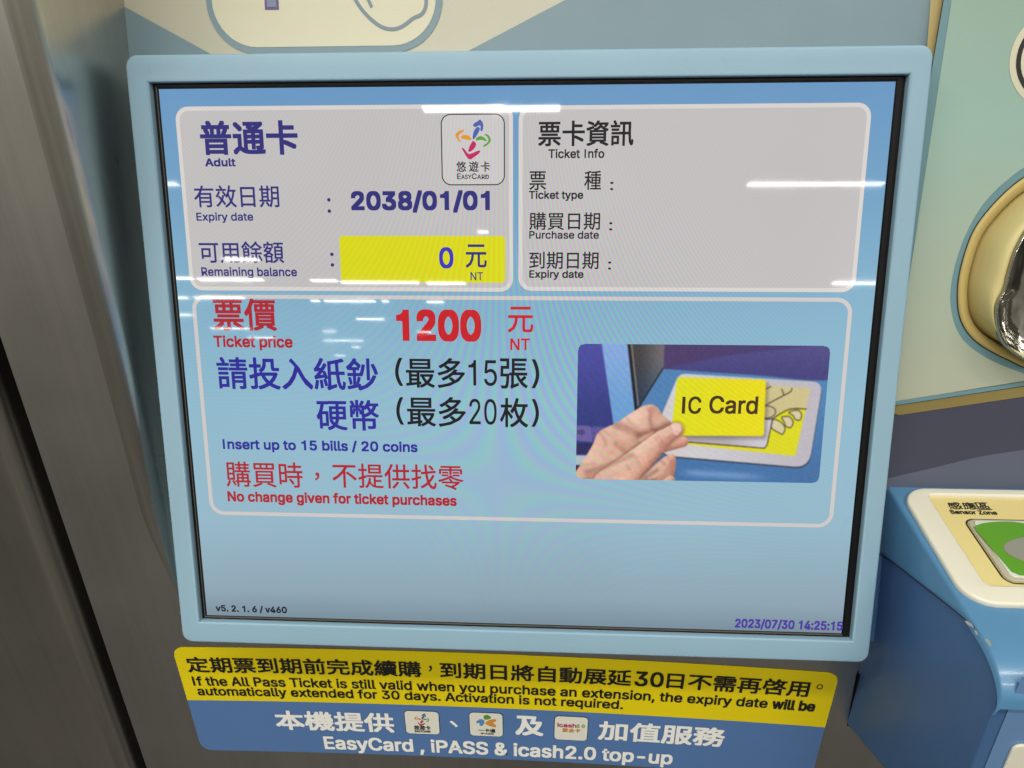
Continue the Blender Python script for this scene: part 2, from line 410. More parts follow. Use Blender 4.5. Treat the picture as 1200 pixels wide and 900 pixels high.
# ================================================================== TICKET MACHINE
mach = empty('ticket_machine', (0, 0.03, FLOOR), 'pale blue and steel ticket vending machine with a large lit touchscreen', 'ticket machine')
ROOTLOC[mach.name] = np.array((0, 0.03, FLOOR))

# ---- steel front: the upright sheet with a recess for the leaning fascia
zr = -0.161                                            # recess sill
rid = [STEEL.ab(20, -60), STEEL.ab(30, 0), STEEL.ab(143, 433), STEEL.ab(214, 712)]
rid[0] = (rid[1][0], .36)
gapL = STEEL.ab(0, 393.3)[0], STEEL.ab(172, 900)[0]
xl_top = gapL[0]-(gapL[1]-gapL[0])*.9; xl_bot = gapL[1]
def xl(z): # left edge of the steel sheet
    z0, z1 = STEEL.ab(0, 393.3)[1], STEEL.ab(172, 900)[1]
    return gapL[0]+(gapL[1]-gapL[0])*(z-z0)/(z1-z0)
def rid_x(z):
    if z >= rid[2][1]: return rid[2][0]+(rid[1][0]-rid[2][0])*(z-rid[2][1])/(rid[1][1]-rid[2][1])
    return rid[2][0]+(rid[3][0]-rid[2][0])*(rid[2][1]-z)/(rid[2][1]-rid[3][1])
def fas_y(z): v = (z+FAS*-n_[2])/u_[2]; return u_[1]*v+n_[1]*FAS
def roll(z): return min(.011, max(fas_y(z)-YB, .0015)*.6)
zs = np.linspace(.36, zr, 30)
out = [(xl(.36), .36), (xl(0), 0), (xl(-.34), -.34), (xl(-.34), FLOOR+.02), (.62, FLOOR+.02), (.62, -.195), (.205, -.195), (.205, zr)]
out += [(rid_x(z)-roll(z)+.0004, z) for z in zs[::-1]]
plate('steel_faceplate', STEEL, [out], -.003, 0, .0001, M['steel'], mach)
# recess side wall: rolls over at the ridge and runs back to the fascia
V, Fc = [], []
xc = cA_x = SCR.ab(146, 10, FAS)[0]
for z in zs:
    xr, rr, yf = rid_x(z), roll(z), fas_y(z)
    for j in range(11):
        a = math.radians(90*j/10); V.append((xr-rr+rr*math.sin(a), YB+rr-rr*math.cos(a)-.00005, z))
    y0 = YB+rr
    for t in (.25, .5, .75, 1.0): V.append((xr+(xc-xr)*t, y0+(yf+.001-y0)*t, z))
nr = 15; ks = len(zs)
for i in range(ks-1):
    for j in range(nr-1): Fc.append((i*nr+j, (i+1)*nr+j, (i+1)*nr+j+1, i*nr+j+1))
link('recess_side_wall', mesh_from(V, Fc), M['steel2'], mach, 'mirror-like steel side wall of the recess', smooth=True)

# ---- fascia (leaning printed sheet behind the monitor)
xcor = cA_x
fz = -.175
top_v = .39
fas = plate('fascia_panel', SCR, [[(xcor-.002, fz), (.62, fz), (.62, top_v), (xcor-.002, top_v)]], FAS-.004, FAS, .0003, M['beige'], mach, 'leaning printed panel behind the monitor, beige with slate shapes')
def fp(lst): return SCR.pts(lst, FAS+.0002)
g0 = fp([(144.5, 8), (250, 66)])
flat('printed_shape', SCR, [fp([(144.5, 7), (252, 66)])+[(fp([(252, 66)])[0][0]+.12, .10), (-.17, .10), (-.17, fz), (xcor, fz)]], FAS+.0002, M['slate'], fas, 'slate triangle left of the sign with a strip running down behind the monitor')  # slate tone carried on down the left edge, beside the monitor
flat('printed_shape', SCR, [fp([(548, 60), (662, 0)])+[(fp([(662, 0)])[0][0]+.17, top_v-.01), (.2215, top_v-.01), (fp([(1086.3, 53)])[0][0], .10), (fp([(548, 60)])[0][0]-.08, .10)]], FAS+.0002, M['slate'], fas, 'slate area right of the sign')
sg = fp([(243, 20), (518, 20), (518, 58.5)]); bl = fp([(300, 60.5)])[0][1]
s0, s1, sb = sg[0][0], sg[1][0], bl
flat('sign_border', SCR, [rrect(s0, sb-.0015, s1+.0005, sb+.16, .028, 10)], FAS+.0004, M['slate'], fas)
flat('sign_face', SCR, [rrect(s0+.0034, sb+.0022, s1-.0032, sb+.1565, .0245, 10)], FAS+.0006, M['cream'], fas, 'cream rounded sign face')
vx = SCR.pts([(310.5, 11.5), (327, 11.5)], FAS+.0008)
flat('printed_shape', SCR, [[(vx[0][0], vx[0][1]), (vx[1][0], vx[1][1]), (vx[1][0], vx[1][1]+.045), (vx[0][0], vx[0][1]+.045)]], FAS+.0008, M['violet'], fas, 'dark violet bar on the sign')
d_ = .0014
flat('printed_shape', SCR, [[(vx[0][0]+d_, vx[0][1]+d_), (vx[1][0]-d_, vx[1][1]+d_), (vx[1][0]-d_, vx[1][1]+.045), (vx[0][0]+d_, vx[0][1]+.045)]], FAS+.001, M['violet2'], fas)
pth = smooth_loop([(398, -60), (408, -20), (418, 2), (430, 18), (446, 31), (460, 34.5), (472, 31), (484, 22), (494, 17), (499, 8), (499, -6), (494, -30)], 8, False)
flat('line_drawing', SCR, [stroke_loops(fp(pth), .0020)], FAS+.0008, M['outline'], fas, 'slate outline of a hand on the sign')
flat('line_drawing', SCR, [stroke_loops(fp(smooth_loop([(426, -14), (431, -2), (436, 9)], 6, False)), .0018)], FAS+.0008, M['outline'], fas)
# right of the monitor: dusky purple below the raised panel
pu = fp([(1040, 480)])[0]
flat('printed_shape', SCR, [[(.12, fz), (.62, fz), (.62, .06), (.12, .02)]], FAS+.0002, M['purple'], fas, 'dusky purple band above the card ledge')
cv = fp([(1030, 563.5), (1044, 559.5), (1098, 547), (1148, 535), (1200, 527)])
flat('printed_shape', SCR, [[(.15, fz), (.15, cv[0][1])]+smooth_loop(cv, 6, False)+[(.45, cv[-1][1]+.014), (.62, cv[-1][1]+.02), (.62, fz)]], FAS+.0004, M['bluegrey'], fas, 'lighter blue grey curve in the purple band')

b_ = SCR.ab(1032, 650, FAS)[1]
flat('printed_shape', SCR, [[(.20, fz), (.2265, fz), (.2265, b_), (.20, b_)]], FAS+.0008, M['side'], fas, 'deep blue edge between monitor and ledge')
# ---- raised side panel with ochre chamfer and coin cup
R0 = FAS+.0006
def rp_(lst): return SCR.pts(lst, RAISED)
lo = SCR.pts([(1090, 0), (1086, 53)], FAS); hi = rp_([(1105, 0), (1095.5, 56)]); lb = SCR.pts([(1050.6, 486.5), (1200, 464.4)], FAS); hb = rp_([(1051.7, 474.8), (1200, 452.5)])
def ext(p, q, a=None, b=None):
    t = ((a-p[0])/(q[0]-p[0])) if a is not None else ((b-p[1])/(q[1]-p[1]))
    return (p[0]+(q[0]-p[0])*t, p[1]+(q[1]-p[1])*t)
def inter(p, q, r, s):
    p, q, r, s = map(np.array, (p, q, r, s)); d1 = q-p; d2 = s-r
    t = ((r-p)[0]*d2[1]-(r-p)[1]*d2[0])/(d1[0]*d2[1]-d1[1]*d2[0]); return tuple(p+d1*t)
lo_loop = [ext(*lo, b=top_v), inter(*lo, *lb), ext(*lb, a=.6), (.6, top_v)]
hi_loop = [ext(*hi, b=top_v), inter(*hi, *hb), ext(*hb, a=.59), (.59, top_v)]
V = [SCR.w(a, b, R0) for a, b in lo_loop]+[SCR.w(a, b, RAISED) for a, b in hi_loop]
sp_ = link('side_panel_edge', mesh_from(V, [(i, (i+1) % 4, 4+(i+1) % 4, 4+i) for i in range(4)]), M['ochre'], mach, 'ochre bevelled edge of the green side panel')
# cup opening outline (egg shaped, widest below the middle)
z8 = lambda l: [(1100+x/3.1, 180+y/3.1034) for x, y in l]
def egg(l):
    p = rp_(z8(l)); ax = rp_([(1252, 330)])[0][0]
    return p+[(2*ax-a, b) for a, b in p[::-1]]
slo = egg([(430, 6), (370, 22), (310, 50), (250, 95), (190, 150), (140, 215), (95, 300), (60, 400), (42, 500), (45, 570), (65, 640), (100, 690), (160, 735), (230, 770), (310, 800), (370, 816), (430, 823)])
yel = egg([(430, 42), (370, 58), (310, 85), (240, 140), (170, 215), (120, 290), (85, 390), (68, 480), (70, 570), (90, 630), (130, 680), (190, 720), (250, 750), (310, 778), (370, 793), (430, 800)])
slo_s, yel_s = smooth_loop(slo, 5), smooth_loop(yel, 5)
tl = rp_([(1115, 0), (1096.7, 120)]); bl2 = rp_([(1052.5, 469.5), (1200, 446.8)])
fc = flat('side_panel', SCR, [hi_loop, yel_s], RAISED, M['teal'], mach, 'pale green raised panel with slate border')
inner = [ext(*tl, b=top_v-.001), inter(*tl, *bl2), ext(*bl2, a=.588), (.588, top_v-.001)]
# green field: fades from green at the top to beige below, as printed
gm, N, L, P = new_mat('green_to_beige_print')
P.inputs['Roughness'].default_value = .4
g = N.new('ShaderNodeNewGeometry'); d = N.new('ShaderNodeVectorMath'); d.operation = 'DOT_PRODUCT'; d.inputs[1].default_value = tuple(u_)
L.new(g.outputs['Position'], d.inputs[0]); r = N.new('ShaderNodeMapRange'); r.inputs[1].default_value = -.03; r.inputs[2].default_value = .20
L.new(d.outputs['Value'], r.inputs[0]); cr_ = N.new('ShaderNodeValToRGB'); L.new(r.outputs[0], cr_.inputs[0])
el = cr_.color_ramp.elements; el[0].color = (.385, .395, .30, 1); el[1].color = (.245, .365, .30, 1)
q = el.new(.45); q.color = (.32, .405, .335, 1); q = el.new(.72); q.color = (.275, .42, .37, 1)
t = N.new('ShaderNodeTexNoise'); t.inputs['Scale'].default_value = 700; L.new(g.outputs['Position'], t.inputs['Vector'])
bp = N.new('ShaderNodeBump'); bp.inputs['Strength'].default_value = .12; bp.inputs['Distance'].default_value = .0005; L.new(t.outputs[0], bp.inputs['Height']); L.new(bp.outputs[0], P.inputs['Normal'])
L.new(cr_.outputs[0], P.inputs['Base Color'])
flat('green_field', SCR, [inner, slo_s], RAISED+.0002, gm, fc)
# seam lines between slate border and ochre edge, and round the cup
def seam(loop, w, n, parent, closed=True):
    p = loop+[loop[0]] if closed else loop
    return flat('seam', SCR, [stroke_loops(p, w)], n, M['line'], parent)
seam([ext(*hi, b=top_v-.01), hi_loop[1], ext(*hb, a=.58)], .0006, RAISED+.0003, fc, False)
seam(yel_s, .0006, RAISED+.0003, fc)
# printed roundel cut by the frame edge
cc = rp_([(1242, 68)])[0]; rr_ = (cc[0]-rp_([(1183, 68)])[0][0], cc[0]-rp_([(1190.5, 68)])[0][0], cc[0]-rp_([(1196, 68)])[0][0])
circ = lambda c, r, k=64: [(c[0]+r*math.cos(2*math.pi*i/k), c[1]+r*math.sin(2*math.pi*i/k)) for i in range(k)]
rd = flat('roundel', SCR, [circ(cc, rr_[0])], RAISED+.0004, M['cream'], fc, 'cream roundel with a black ring')
flat('printed_ring', SCR, [circ(cc, rr_[1]), circ(cc, rr_[2])], RAISED+.0006, M['ink'], fc)

# coin cup: ochre flange, yellow funnel and bulging hood, chrome bowl
def loft(name, rings, mat, parent, label=None, close_last=False):
    V, Fc = [], []; k = len(rings[0])
    for ring in rings: V += list(ring)
    for i in range(len(rings)-1):
        for j in range(k): Fc.append((i*k+j, i*k+(j+1) % k, (i+1)*k+(j+1) % k, (i+1)*k+j))
    if close_last:
        c = np.mean(np.array(rings[-1]), 0); V.append(c); b = (len(rings)-1)*k
        for j in range(k): Fc.append((b+j, b+(j+1) % k, len(V)-1))
    me = mesh_from(V, Fc); o = link(name, me, mat, parent, label, smooth=True); return o
yc = np.mean(np.array(yel_s), 0)
def ring(scale, n, sh=(0, 0), base=None):
    base = yel_s if base is None else base
    c = np.mean(np.array(base), 0)
    return [SCR.w(c[0]+(a-c[0])*scale+sh[0], c[1]+(b-c[1])*scale+sh[1], n) for a, b in base]
cup = loft('coin_cup', [ring(1.0, RAISED-.001), ring(.99, RAISED+.001), ring(.965, RAISED+.0014), ring(.90, RAISED-.0008), ring(.875, RAISED-.005), ring(.85, RAISED-.010)], M['ochre'], mach, 'round ochre coin return cup at the right edge')
bowl_px = [(1236, 244), (1224, 249), (1207, 262), (1190, 291), (1181, 318), (1176, 338), (1169, 352), (1166, 364), (1168, 384), (1174, 399), (1183, 410), (1200, 421.5), (1212, 424.5), (1232, 427)]
NB = RAISED+.016
bp_ = SCR.pts(bowl_px, NB); axb = SCR.ab(1244, 345, NB)[0]
bowl_loop = smooth_loop(bp_+[(2*axb-a, b) for a, b in bp_[::-1]], 4)
def resample(loop, k):
    p = np.array(list(loop)+[loop[0]]); L_ = np.r_[0, np.cumsum(np.linalg.norm(np.diff(p, axis=0), axis=1))]
    t = np.linspace(0, L_[-1], k+1)[:-1]; return [(float(np.interp(x, L_, p[:, 0])), float(np.interp(x, L_, p[:, 1]))) for x in t]
bowl_r = resample(bowl_loop, len(yel_s)); yel_r = resample(yel_s, len(yel_s))
def blend(t, n): return [SCR.w(a*(1-t)+c*t, b*(1-t)+d*t, n) for (a, b), (c, d) in zip(shr, bowl_r)]
yc = np.mean(np.array(yel_r), 0); shr = [(yc[0]+(a-yc[0])*.87, yc[1]+(b-yc[1])*.87) for a, b in yel_r]
loft('hood', [blend(t, RAISED+z) for t, z in ((0, -.0095), (.06, -.004), (.16, .003), (.30, .0085), (.48, .0125), (.70, .0148), (.90, .0155), (1.0, .0148))], M['yellowcup'], cup, 'yellow bulging hood around the chrome cup')
lipr = [ring(1.0, NB-.003, base=bowl_loop), ring(1.0, NB+.0010, base=bowl_loop), ring(.992, NB+.0018, base=bowl_loop), ring(.980, NB+.0018, base=bowl_loop), ring(.972, NB+.0010, base=bowl_loop)]
loft('bowl', lipr+[ring(s, NB-dz, base=bowl_loop) for s, dz in [(c_, .024*math.sqrt(max(1-(c_/.975)**2, 0))) for c_ in (.965, .94, .90, .85, .79, .72, .64, .55, .45, .34, .22, .1)]], M['chrome'], cup, 'polished chrome cup in the yellow hood', True)

# ---- monitor frame
ow = [SCR.ab(145, 63.5), SCR.ab(1094, 53), SCR.ab(1019, 777.5), SCR.ab(214, 752)]
X0, X1, V0, V1 = -.2099, .2102, -.1725, .1725
ix0, ix1, iv0, iv1 = -.1968, .1970, -.1572, .1572
frame = plate('monitor_frame', SCR, [rrect(X0, V0, X1, V1, .0065, 8), [(ix0-.0013, iv0-.0014), (ix1+.0026, iv0-.0014), (ix1+.0026, iv1+.0014), (ix0-.0013, iv1+.0014)]], FAS+.0006, 0, .0014, M['frame'], mach, 'pale blue rounded frame round the touchscreen', 4)
# stepped black gasket between frame and picture
sx0, sx1, sv0, sv1 = -.1945, .1943, -.1556, .1557
def rect_loft(name, rects, mat, parent, label=None):
    """square frame from nested rectangles: (growth left, right, bottom, top beyond the picture, n)"""
    V, Fc = [], []
    for l, r, bo, t, n in rects:
        V += [SCR.w(sx0-l, sv0-bo, n), SCR.w(sx1+r, sv0-bo, n), SCR.w(sx1+r, sv1+t, n), SCR.w(sx0-l, sv1+t, n)]
    for i in range(len(rects)-1):
        for j in range(4): Fc.append((i*4+j, i*4+(j+1) % 4, i*4+4+(j+1) % 4, i*4+4+j))
    return link(name, mesh_from(V, Fc), mat, parent, label)
gk = rect_loft('gasket', [(.0060, .0064, .0058, .0054, LCD-.001), (.0020, .0036, .0014, .0026, LCD-.001), (.0017, .0032, .0011, .0022, LCD+.0003), (.0016, .0030, .0010, .0014, LCD+.0003),
                          (.0003, .0005, .0004, .0003, LCD+.0003), (0, 0, 0, 0, LCD+.0001)], M['black'], frame, 'black gasket round the picture')
rect_loft('gasket_lip', [(.00125, .0004, .0012, .0009, LCD+.0002), (.00115, .0004, .0011, .0009, LCD+.0009), (.0009, .0004, .0006, .0009, LCD+.0009), (.0008, .0004, .0005, .0009, LCD+.0002)], M['grey'], frame)

# ---- the display
GRAD = [(0.0, (116, 137, 151)), (.07, (142, 166, 180)), (.22, (149, 184, 201)), (.45, (143, 185, 205)), (.66, (129, 174, 200)), (.80, (115, 162, 196)), (1.0, (103, 150, 195))]  # the panel's viewing-angle tone shift, put into the emitted colour
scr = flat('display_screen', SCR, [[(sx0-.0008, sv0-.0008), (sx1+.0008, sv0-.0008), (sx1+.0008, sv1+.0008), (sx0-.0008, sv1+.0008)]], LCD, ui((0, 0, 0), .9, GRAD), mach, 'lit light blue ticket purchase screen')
n1, n2, n3, n4 = LCD+.00012, LCD+.00024, LCD+.00036, LCD+.0005
CREAM, PANEL = (216, 210, 206), (193, 190, 190)
for lbl, (a0, b0, a1, b1) in (('grey panel with the adult card details', (-.1866, .0472, -.0024, .1466)), ('grey ticket information panel', (.0006, .0478, .1836, .1456))):
    flat('panel_border', SCR, [rrect(a0, b0, a1, b1, .0072)], n1, ui(CREAM), scr)
    flat('info_panel', SCR, [rrect(a0+.0022, b0+.0022, a1-.0022, b1-.0022, .0052)], n2, ui(PANEL), scr, lbl)
flat('box_outline', SCR, [rrect(-.1866, -.0886, .1832, .0448, .0085), rrect(-.1844, -.0864, .1810, .0426, .0065)], n1, ui((206, 200, 198)), scr, 'pale outline of the ticket price box')
yb = [SCR.ab(398.5, 300, n3), SCR.ab(592, 300, n3), SCR.ab(495, 276.5, n3), SCR.ab(495, 331, n3)]
flat('amount_field', SCR, [rrect(yb[0][0], yb[3][1], yb[1][0], yb[2][1], .0022)], n3, ui((218, 216, 14), .6), scr, 'bright yellow field with the remaining balance')

NAVY, INDIGO, RED, INK = (46, 44, 120), (44, 40, 150), (172, 36, 48), (22, 20, 26)
def tx(items, c, label=None, mo=.5):
    return lettering(SCR, items, n4, ui(c, mo), scr, label)
B1, B2, B3 = .018, .010, .004
tx([it('普通卡', .024, 234.5, 348.9, 141.1, 181.6)], NAVY, 'large navy heading for the card type')
tx([it('Adult', .042, 240.3, 276, 185.5, 195.2)], NAVY)
tx([it('有效日期', .009, 227.5, 327, 217.2, 243.2)], NAVY)
tx([it('Expiry date', .02, 230.2, 296.8, 248.9, 261.2)], NAVY)
tx([it(':', .0, 383.6, 387.6, 232, 249.6)], NAVY)
tx([it('2038/01/01', .038, 411.4, 574, 223, 249.3)], NAVY, 'bold navy date 2038/01/01')
tx([it(':', .0, 387.2, 391.3, 296, 312.5)], NAVY)
tx([it('可用餘額', .009, 233.5, 332.4, 282.8, 308.3)], NAVY)
tx([it('Remaining balance', .02, 236.1, 348.1, 313.1, 326.4)], NAVY)
tx([it('0', .03, 514.6, 531.4, 289.6, 314.6)], (58, 50, 186), 'bold blue zero in the yellow field')
tx([it('元', .012, 545.6, 570.4, 286.4, 313.8)], NAVY)
tx([it('NT', .012, 551.4, 566, 319, 328.4)], NAVY)
tx([it('票卡資訊', .015, 630.8, 742.6, 141.1, 171.2)], INK)
tx([it('Ticket Info', .022, 642.7, 708.2, 174.4, 185.4)], INK)
tx([it('票', .007, 620.2, 640, 200.7, 222.9)], INK); tx([it('種', .007, 684.7, 704.5, 200.1, 222.5)], INK)
tx([it(':', .01, 715.0, 718.8, 213, 222.9)], INK)
tx([it('Ticket type', .02, 619.8, 683.4, 223.4, 235.6)], INK)
tx([it('購買日期', .007, 620.2, 703.2, 248.7, 269.5)], INK)
tx([it(':', .01, 713.9, 717.5, 260.3, 270.1)], INK)
tx([it('Purchase date', .02, 620.2, 701.8, 270.7, 279.9)], INK)
tx([it('到期日期', .007, 620.2, 701.4, 295, 315.4)], INK)
tx([it(':', .01, 712.6, 716.1, 306.4, 316)], INK)
tx([it('Expiry date', .02, 620.2, 683.8, 316.5, 328)], INK)
tx([it('票價', .018, 249.5, 323.8, 349.8, 387.5, .008)], RED)
tx([it('Ticket price', .026, 250.4, 343, 393.2, 410.5, .008)], RED)
tx([it('1200', .042, 464.4, 564, 362.6, 400.2)], (200, 26, 36), 'large bold red price 1200')
tx([it('元', .012, 595, 625, 359.4, 389.8)], (200, 26, 40))
tx([it('NT', .02, 598, 621, 396.6, 410.4)], (200, 26, 40))
tx([it('請投入紙鈔', .014, 254.4, 443, 419, 457, .008)], INDIGO, 'indigo instruction to insert banknotes')
tx([it('硬幣', .014, 371, 444, 468.4, 504.4, .008)], INDIGO)
tx([it('(', .006, 463, 472, 419.4, 452.2), it('最多', .010, 475.6, 545, 419.4, 454.6), it('15', .004, 549, 582.4, 422, 452.2), it('張', .010, 586, 618.6, 420, 455.6), it(')', .006, 623, 632, 421, 455)], INK)
tx([it('(', .006, 464.4, 473, 465.4, 497.6), it('最多', .010, 477, 546, 465, 500), it('20', .004, 550, 582, 467.4, 497.6), it('枚', .010, 586, 619, 466.4, 500.8), it(')', .006, 623, 631.6, 467.6, 500.2)], INK)
tx([it('Insert up to 15 bills / 20 coins', .026, 261.2, 489.3, 515.8, 531, .011)], INDIGO)
tx([it('購買時', .007, 264.6, 354.7, 541.2, 571, .01)], RED); tx([it('，', .02, 368.9, 374.5, 553.5, 563, .01)], RED); tx([it('不提供找零', .007, 389.3, 543.1, 543.8, 573, .013)], RED)
tx([it('No change given for ticket purchases', .028, 266.8, 535.2, 577.7, 593.4, .016)], RED)
tx([it('v5. 2. 1. 6 / v460', .034, 252.7, 336.3, 709.6, 718.4, .02)], (28, 30, 40))
tx([it('2023/07/30 14:25:15', .03, 861.3, 987.5, 726.2, 738.6, .026)], (78, 58, 158), 'purple date and time in the lower right corner')

# card badge on the display
zl = lambda l: [(500+x/8.183, 120+y/8.182) for x, y in l]
LOGO = (('o_org', (222, 150, 44), [[(352, 262), (356, 276), (340, 288), (318, 305), (304, 328), (326, 372), (318, 380), (298, 360), (278, 326), (280, 302), (304, 278), (330, 266)],
                                   [(328, 330), (345, 316), (372, 312), (400, 318), (420, 336), (430, 358), (410, 364), (380, 356), (350, 350), (332, 344)]]),
        ('o_blu', (72, 98, 172), [[(512, 165), (535, 190), (543, 225), (538, 262), (526, 278), (514, 262), (518, 228), (500, 222), (480, 232), (462, 236), (444, 218), (462, 196), (490, 180)],
                                  [(478, 240), (498, 236), (510, 252), (500, 284), (480, 318), (456, 350), (442, 350), (443, 310), (456, 268)]]),
        ('o_grn', (92, 158, 46), [[(562, 302), (590, 312), (612, 345), (612, 375), (592, 400), (565, 420), (540, 424), (548, 408), (574, 392), (592, 368), (588, 345), (572, 322), (556, 314)],
                                  [(470, 360), (482, 336), (510, 324), (538, 328), (560, 346), (576, 364), (566, 372), (540, 362), (510, 360), (484, 366)]]),
        ('o_red', (190, 38, 96), [[(348, 436), (372, 460), (392, 486), (412, 494), (452, 480), (496, 462), (514, 470), (496, 494), (462, 520), (424, 546), (402, 542), (382, 520), (358, 480), (338, 446)],
                                  [(446, 370), (462, 378), (474, 404), (460, 436), (430, 466), (404, 474), (400, 458), (412, 420), (430, 386)]]))
b0 = SCR.ab(517, 175, n3); b1 = SCR.ab(591.7, 175, n3); bt = SCR.ab(554, 133.2, n3)[1]; bb = SCR.ab(554, 217.2, n3)[1]
bd = flat('badge_outline', SCR, [rrect(b0[0], bb, b1[0], bt, .0052), rrect(b0[0]+.0006, bb+.0006, b1[0]-.0006, bt-.0006, .0046)], n3+.00006, ui((50, 48, 52), 0), scr)
flat('card_badge', SCR, [rrect(b0[0]+.0003, bb+.0003, b1[0]-.0003, bt-.0003, .005)], n3, ui((202, 199, 198)), scr, 'pale badge with a four colour pinwheel emblem')
for nm, col, shapes in LOGO:
    flat('emblem', SCR, [smooth_loop(SCR.pts(zl(s), n4), 4) for s in shapes], n4, ui(col, 0), scr)
tx([it('悠', .012, 534.8, 546.2, 189, 201.3), it('遊', .012, 549.6, 560.8, 189, 201.3), it('卡', .012, 563.2, 574.2, 189, 201.3)], INK, mo=0)
tx([it('E', .02, 535.6, 540.2, 203.2, 209.9), it('ASY', .02, 540.6, 552.4, 204.6, 209.9), it('C', .02, 552.8, 558.6, 203.2, 209.9), it('ARD', .02, 559.2, 573, 204.6, 209.9)], INK, mo=0)

# ---- instruction picture on the display (drawn per point of a fine grid)
def srgb_lin_arr(c):
    c = np.clip(c, 0, 255)/255.; return np.where(c <= .04045, c/12.92, ((c+.055)/1.055)**2.4)
def picture():
    c4 = lambda x, y: (640+x/3.158, 380+y/3.158)
    L0 = SCR.ab(*c4(114, 320), n2)[0]; R_ = SCR.ab(*c4(1031, 335), n2)[0]; T = SCR.ab(*c4(585, 76), n2)[1]; Bm = SCR.ab(*c4(560, 580), n2)[1]
    nx, ny = 400, 228
    A, Bv = np.meshgrid(np.linspace(L0, R_, nx), np.linspace(T, Bm, ny))
    Pw = SCR.o[None, None]+SCR.ea*A[..., None]+SCR.eb*Bv[..., None]+SCR.n*n2
    px, py = proj(Pw.reshape(-1, 3)); X = (px-640)*3.158; Y = (py-380)*3.158
    Pt = np.stack([X, Y], 1)
    rng = np.random.default_rng(3)
    C = np.zeros((len(X), 3))
    def sd(poly):
        p = np.array(poly, float); n = len(p); d = np.full(len(X), 1e9); ins = np.zeros(len(X), bool)
        for i in range(n):
            a, b = p[i], p[(i+1) % n]; ab = b-a
            t = np.clip(((Pt-a)@ab)/(ab@ab+1e-9), 0, 1); d = np.minimum(d, np.linalg.norm(Pt-a-t[:, None]*ab, axis=1))
            c = ((a[1] > Y) != (b[1] > Y)) & (X < (b[0]-a[0])*(Y-a[1])/(b[1]-a[1]+1e-12)+a[0]); ins ^= c
        return np.where(ins, -d, d)
    def seg(path, w0, w1=None):
        p = np.array(path, float); d = np.full(len(X), 1e9); w1 = w0 if w1 is None else w1; m = len(p)-1
        for i in range(m):
            a, b = p[i], p[i+1]; ab = b-a; t = np.clip(((Pt-a)@ab)/(ab@ab+1e-9), 0, 1)
            w = w0+(w1-w0)*(i+t)/m
            d = np.minimum(d, np.linalg.norm(Pt-a-t[:, None]*ab, axis=1)-w)
        return d
    def over(mask, col):
        nonlocal C
        C = C*(1-mask[:, None])+np.array(col, float)*mask[:, None] if np.ndim(col) == 1 else C*(1-mask[:, None])+col*mask[:, None]
    cov = lambda d, s=1.6: np.clip(.5-d/(2*s), 0, 1)
    def mixc(a, b, t): return np.array(a)[None]*(1-t[:, None])+np.array(b)[None]*t[:, None]
    sm = lambda v, a, b: (lambda t: t*t*(3-2*t))(np.clip((v-a)/(b-a), 0, 1))
    C = mixc((78, 128, 178), (66, 112, 164), sm(Y, 250, 560))
    over(.5*np.exp(-((Y-(548+(X-500)*.06))/14)**2)*sm(X, 470, 560)*(1-sm(X, 700, 860)), (150, 180, 225))
    over(.35*sm(X, 850, 1030)*sm(Y, 480, 560), (70, 105, 150))
    over(cov(sd([(430, 165), (432, 60), (1070, 60), (1070, 205), (1040, 203)])), mixc((74, 56, 104), (70, 60, 116), sm(X, 450, 1000)))
    over(cov(sd(smooth_loop([(470, 164), (560, 140), (680, 115), (850, 96), (1060, 84), (1060, 203), (760, 187)], 6)), 2.5), mixc((76, 72, 132), (66, 62, 122), sm(Y, 90, 200)))
    over(cov(sd([(303, 60), (434, 60), (432, 166), (338, 318)])), mixc((86, 82, 84), (58, 76, 100), sm(Y, 100, 280))*(.75+.5*sm(X, 330, 440)[:, None]))
    over(cov(seg([(436, 70), (432, 165)], 2.0)), (112, 104, 112))
    over(cov(seg([(432, 164), (344, 306)], 2.5)), (28, 26, 34))
    over(cov(sd([(200, 60), (303, 60), (332, 320), (345, 360), (240, 400)])), mixc((132, 168, 220), (108, 158, 208), sm(Y, 80, 330)))
    over(cov(seg([(305, 66), (333, 318)], 5)), (24, 22, 30)); over(cov(seg([(316, 74), (341, 300)], 2.0)), (150, 140, 138))
    over(cov(sd([(100, 60), (204, 60), (252, 390), (250, 520), (100, 510)])), mixc((72, 74, 158), (50, 58, 124), sm(Y, 80, 380)))
    over(cov(sd([(100, 374), (160, 376), (168, 384), (172, 436), (100, 430)])), (104, 92, 158)); over(cov(sd([(166, 386), (176, 378), (240, 382), (240, 430), (174, 432)])), (92, 82, 148))
    for q in ([(122, 404), (140, 404)], [(122, 395), (140, 395)], [(122, 395), (122, 404)], [(140, 395), (140, 404)], [(131, 390), (131, 414)], [(112, 392), (118, 396)], [(112, 404), (118, 404)]): over(cov(seg(q, 1.2)), (40, 36, 66))
    over(cov(sd([(100, 440), (180, 440), (170, 480), (100, 480)])), (40, 40, 92)); over(cov(sd([(100, 484), (160, 486), (140, 522), (100, 520)])), (176, 186, 196)); over(cov(sd([(100, 522), (140, 522), (120, 600), (100, 600)])), (20, 20, 26))
    # reader plate with the drawn hand
    rim = rpoly([(492, 182), (1024, 214), (972, 532), (440, 486), (405, 440), (430, 330)], [26, 40, 56, 30, 10, 10])
    over(cov(sd([(x+1, y+5) for x, y in rim]), 2.2), (44, 52, 70)); over(cov(sd(rim)), mixc((208, 206, 208), (188, 182, 190), sm(X, 430, 980)))
    over(cov(sd(rpoly([(520, 206), (977, 238), (922, 488), (480, 440)], 12))), mixc((224, 214, 40), (218, 214, 24), sm(X, 500, 900)))
    tan = [(800, 226), (977, 238), (960, 314), (905, 316), (870, 322), (838, 352), (800, 352)]
    over(cov(sd(tan)), (204, 190, 138))
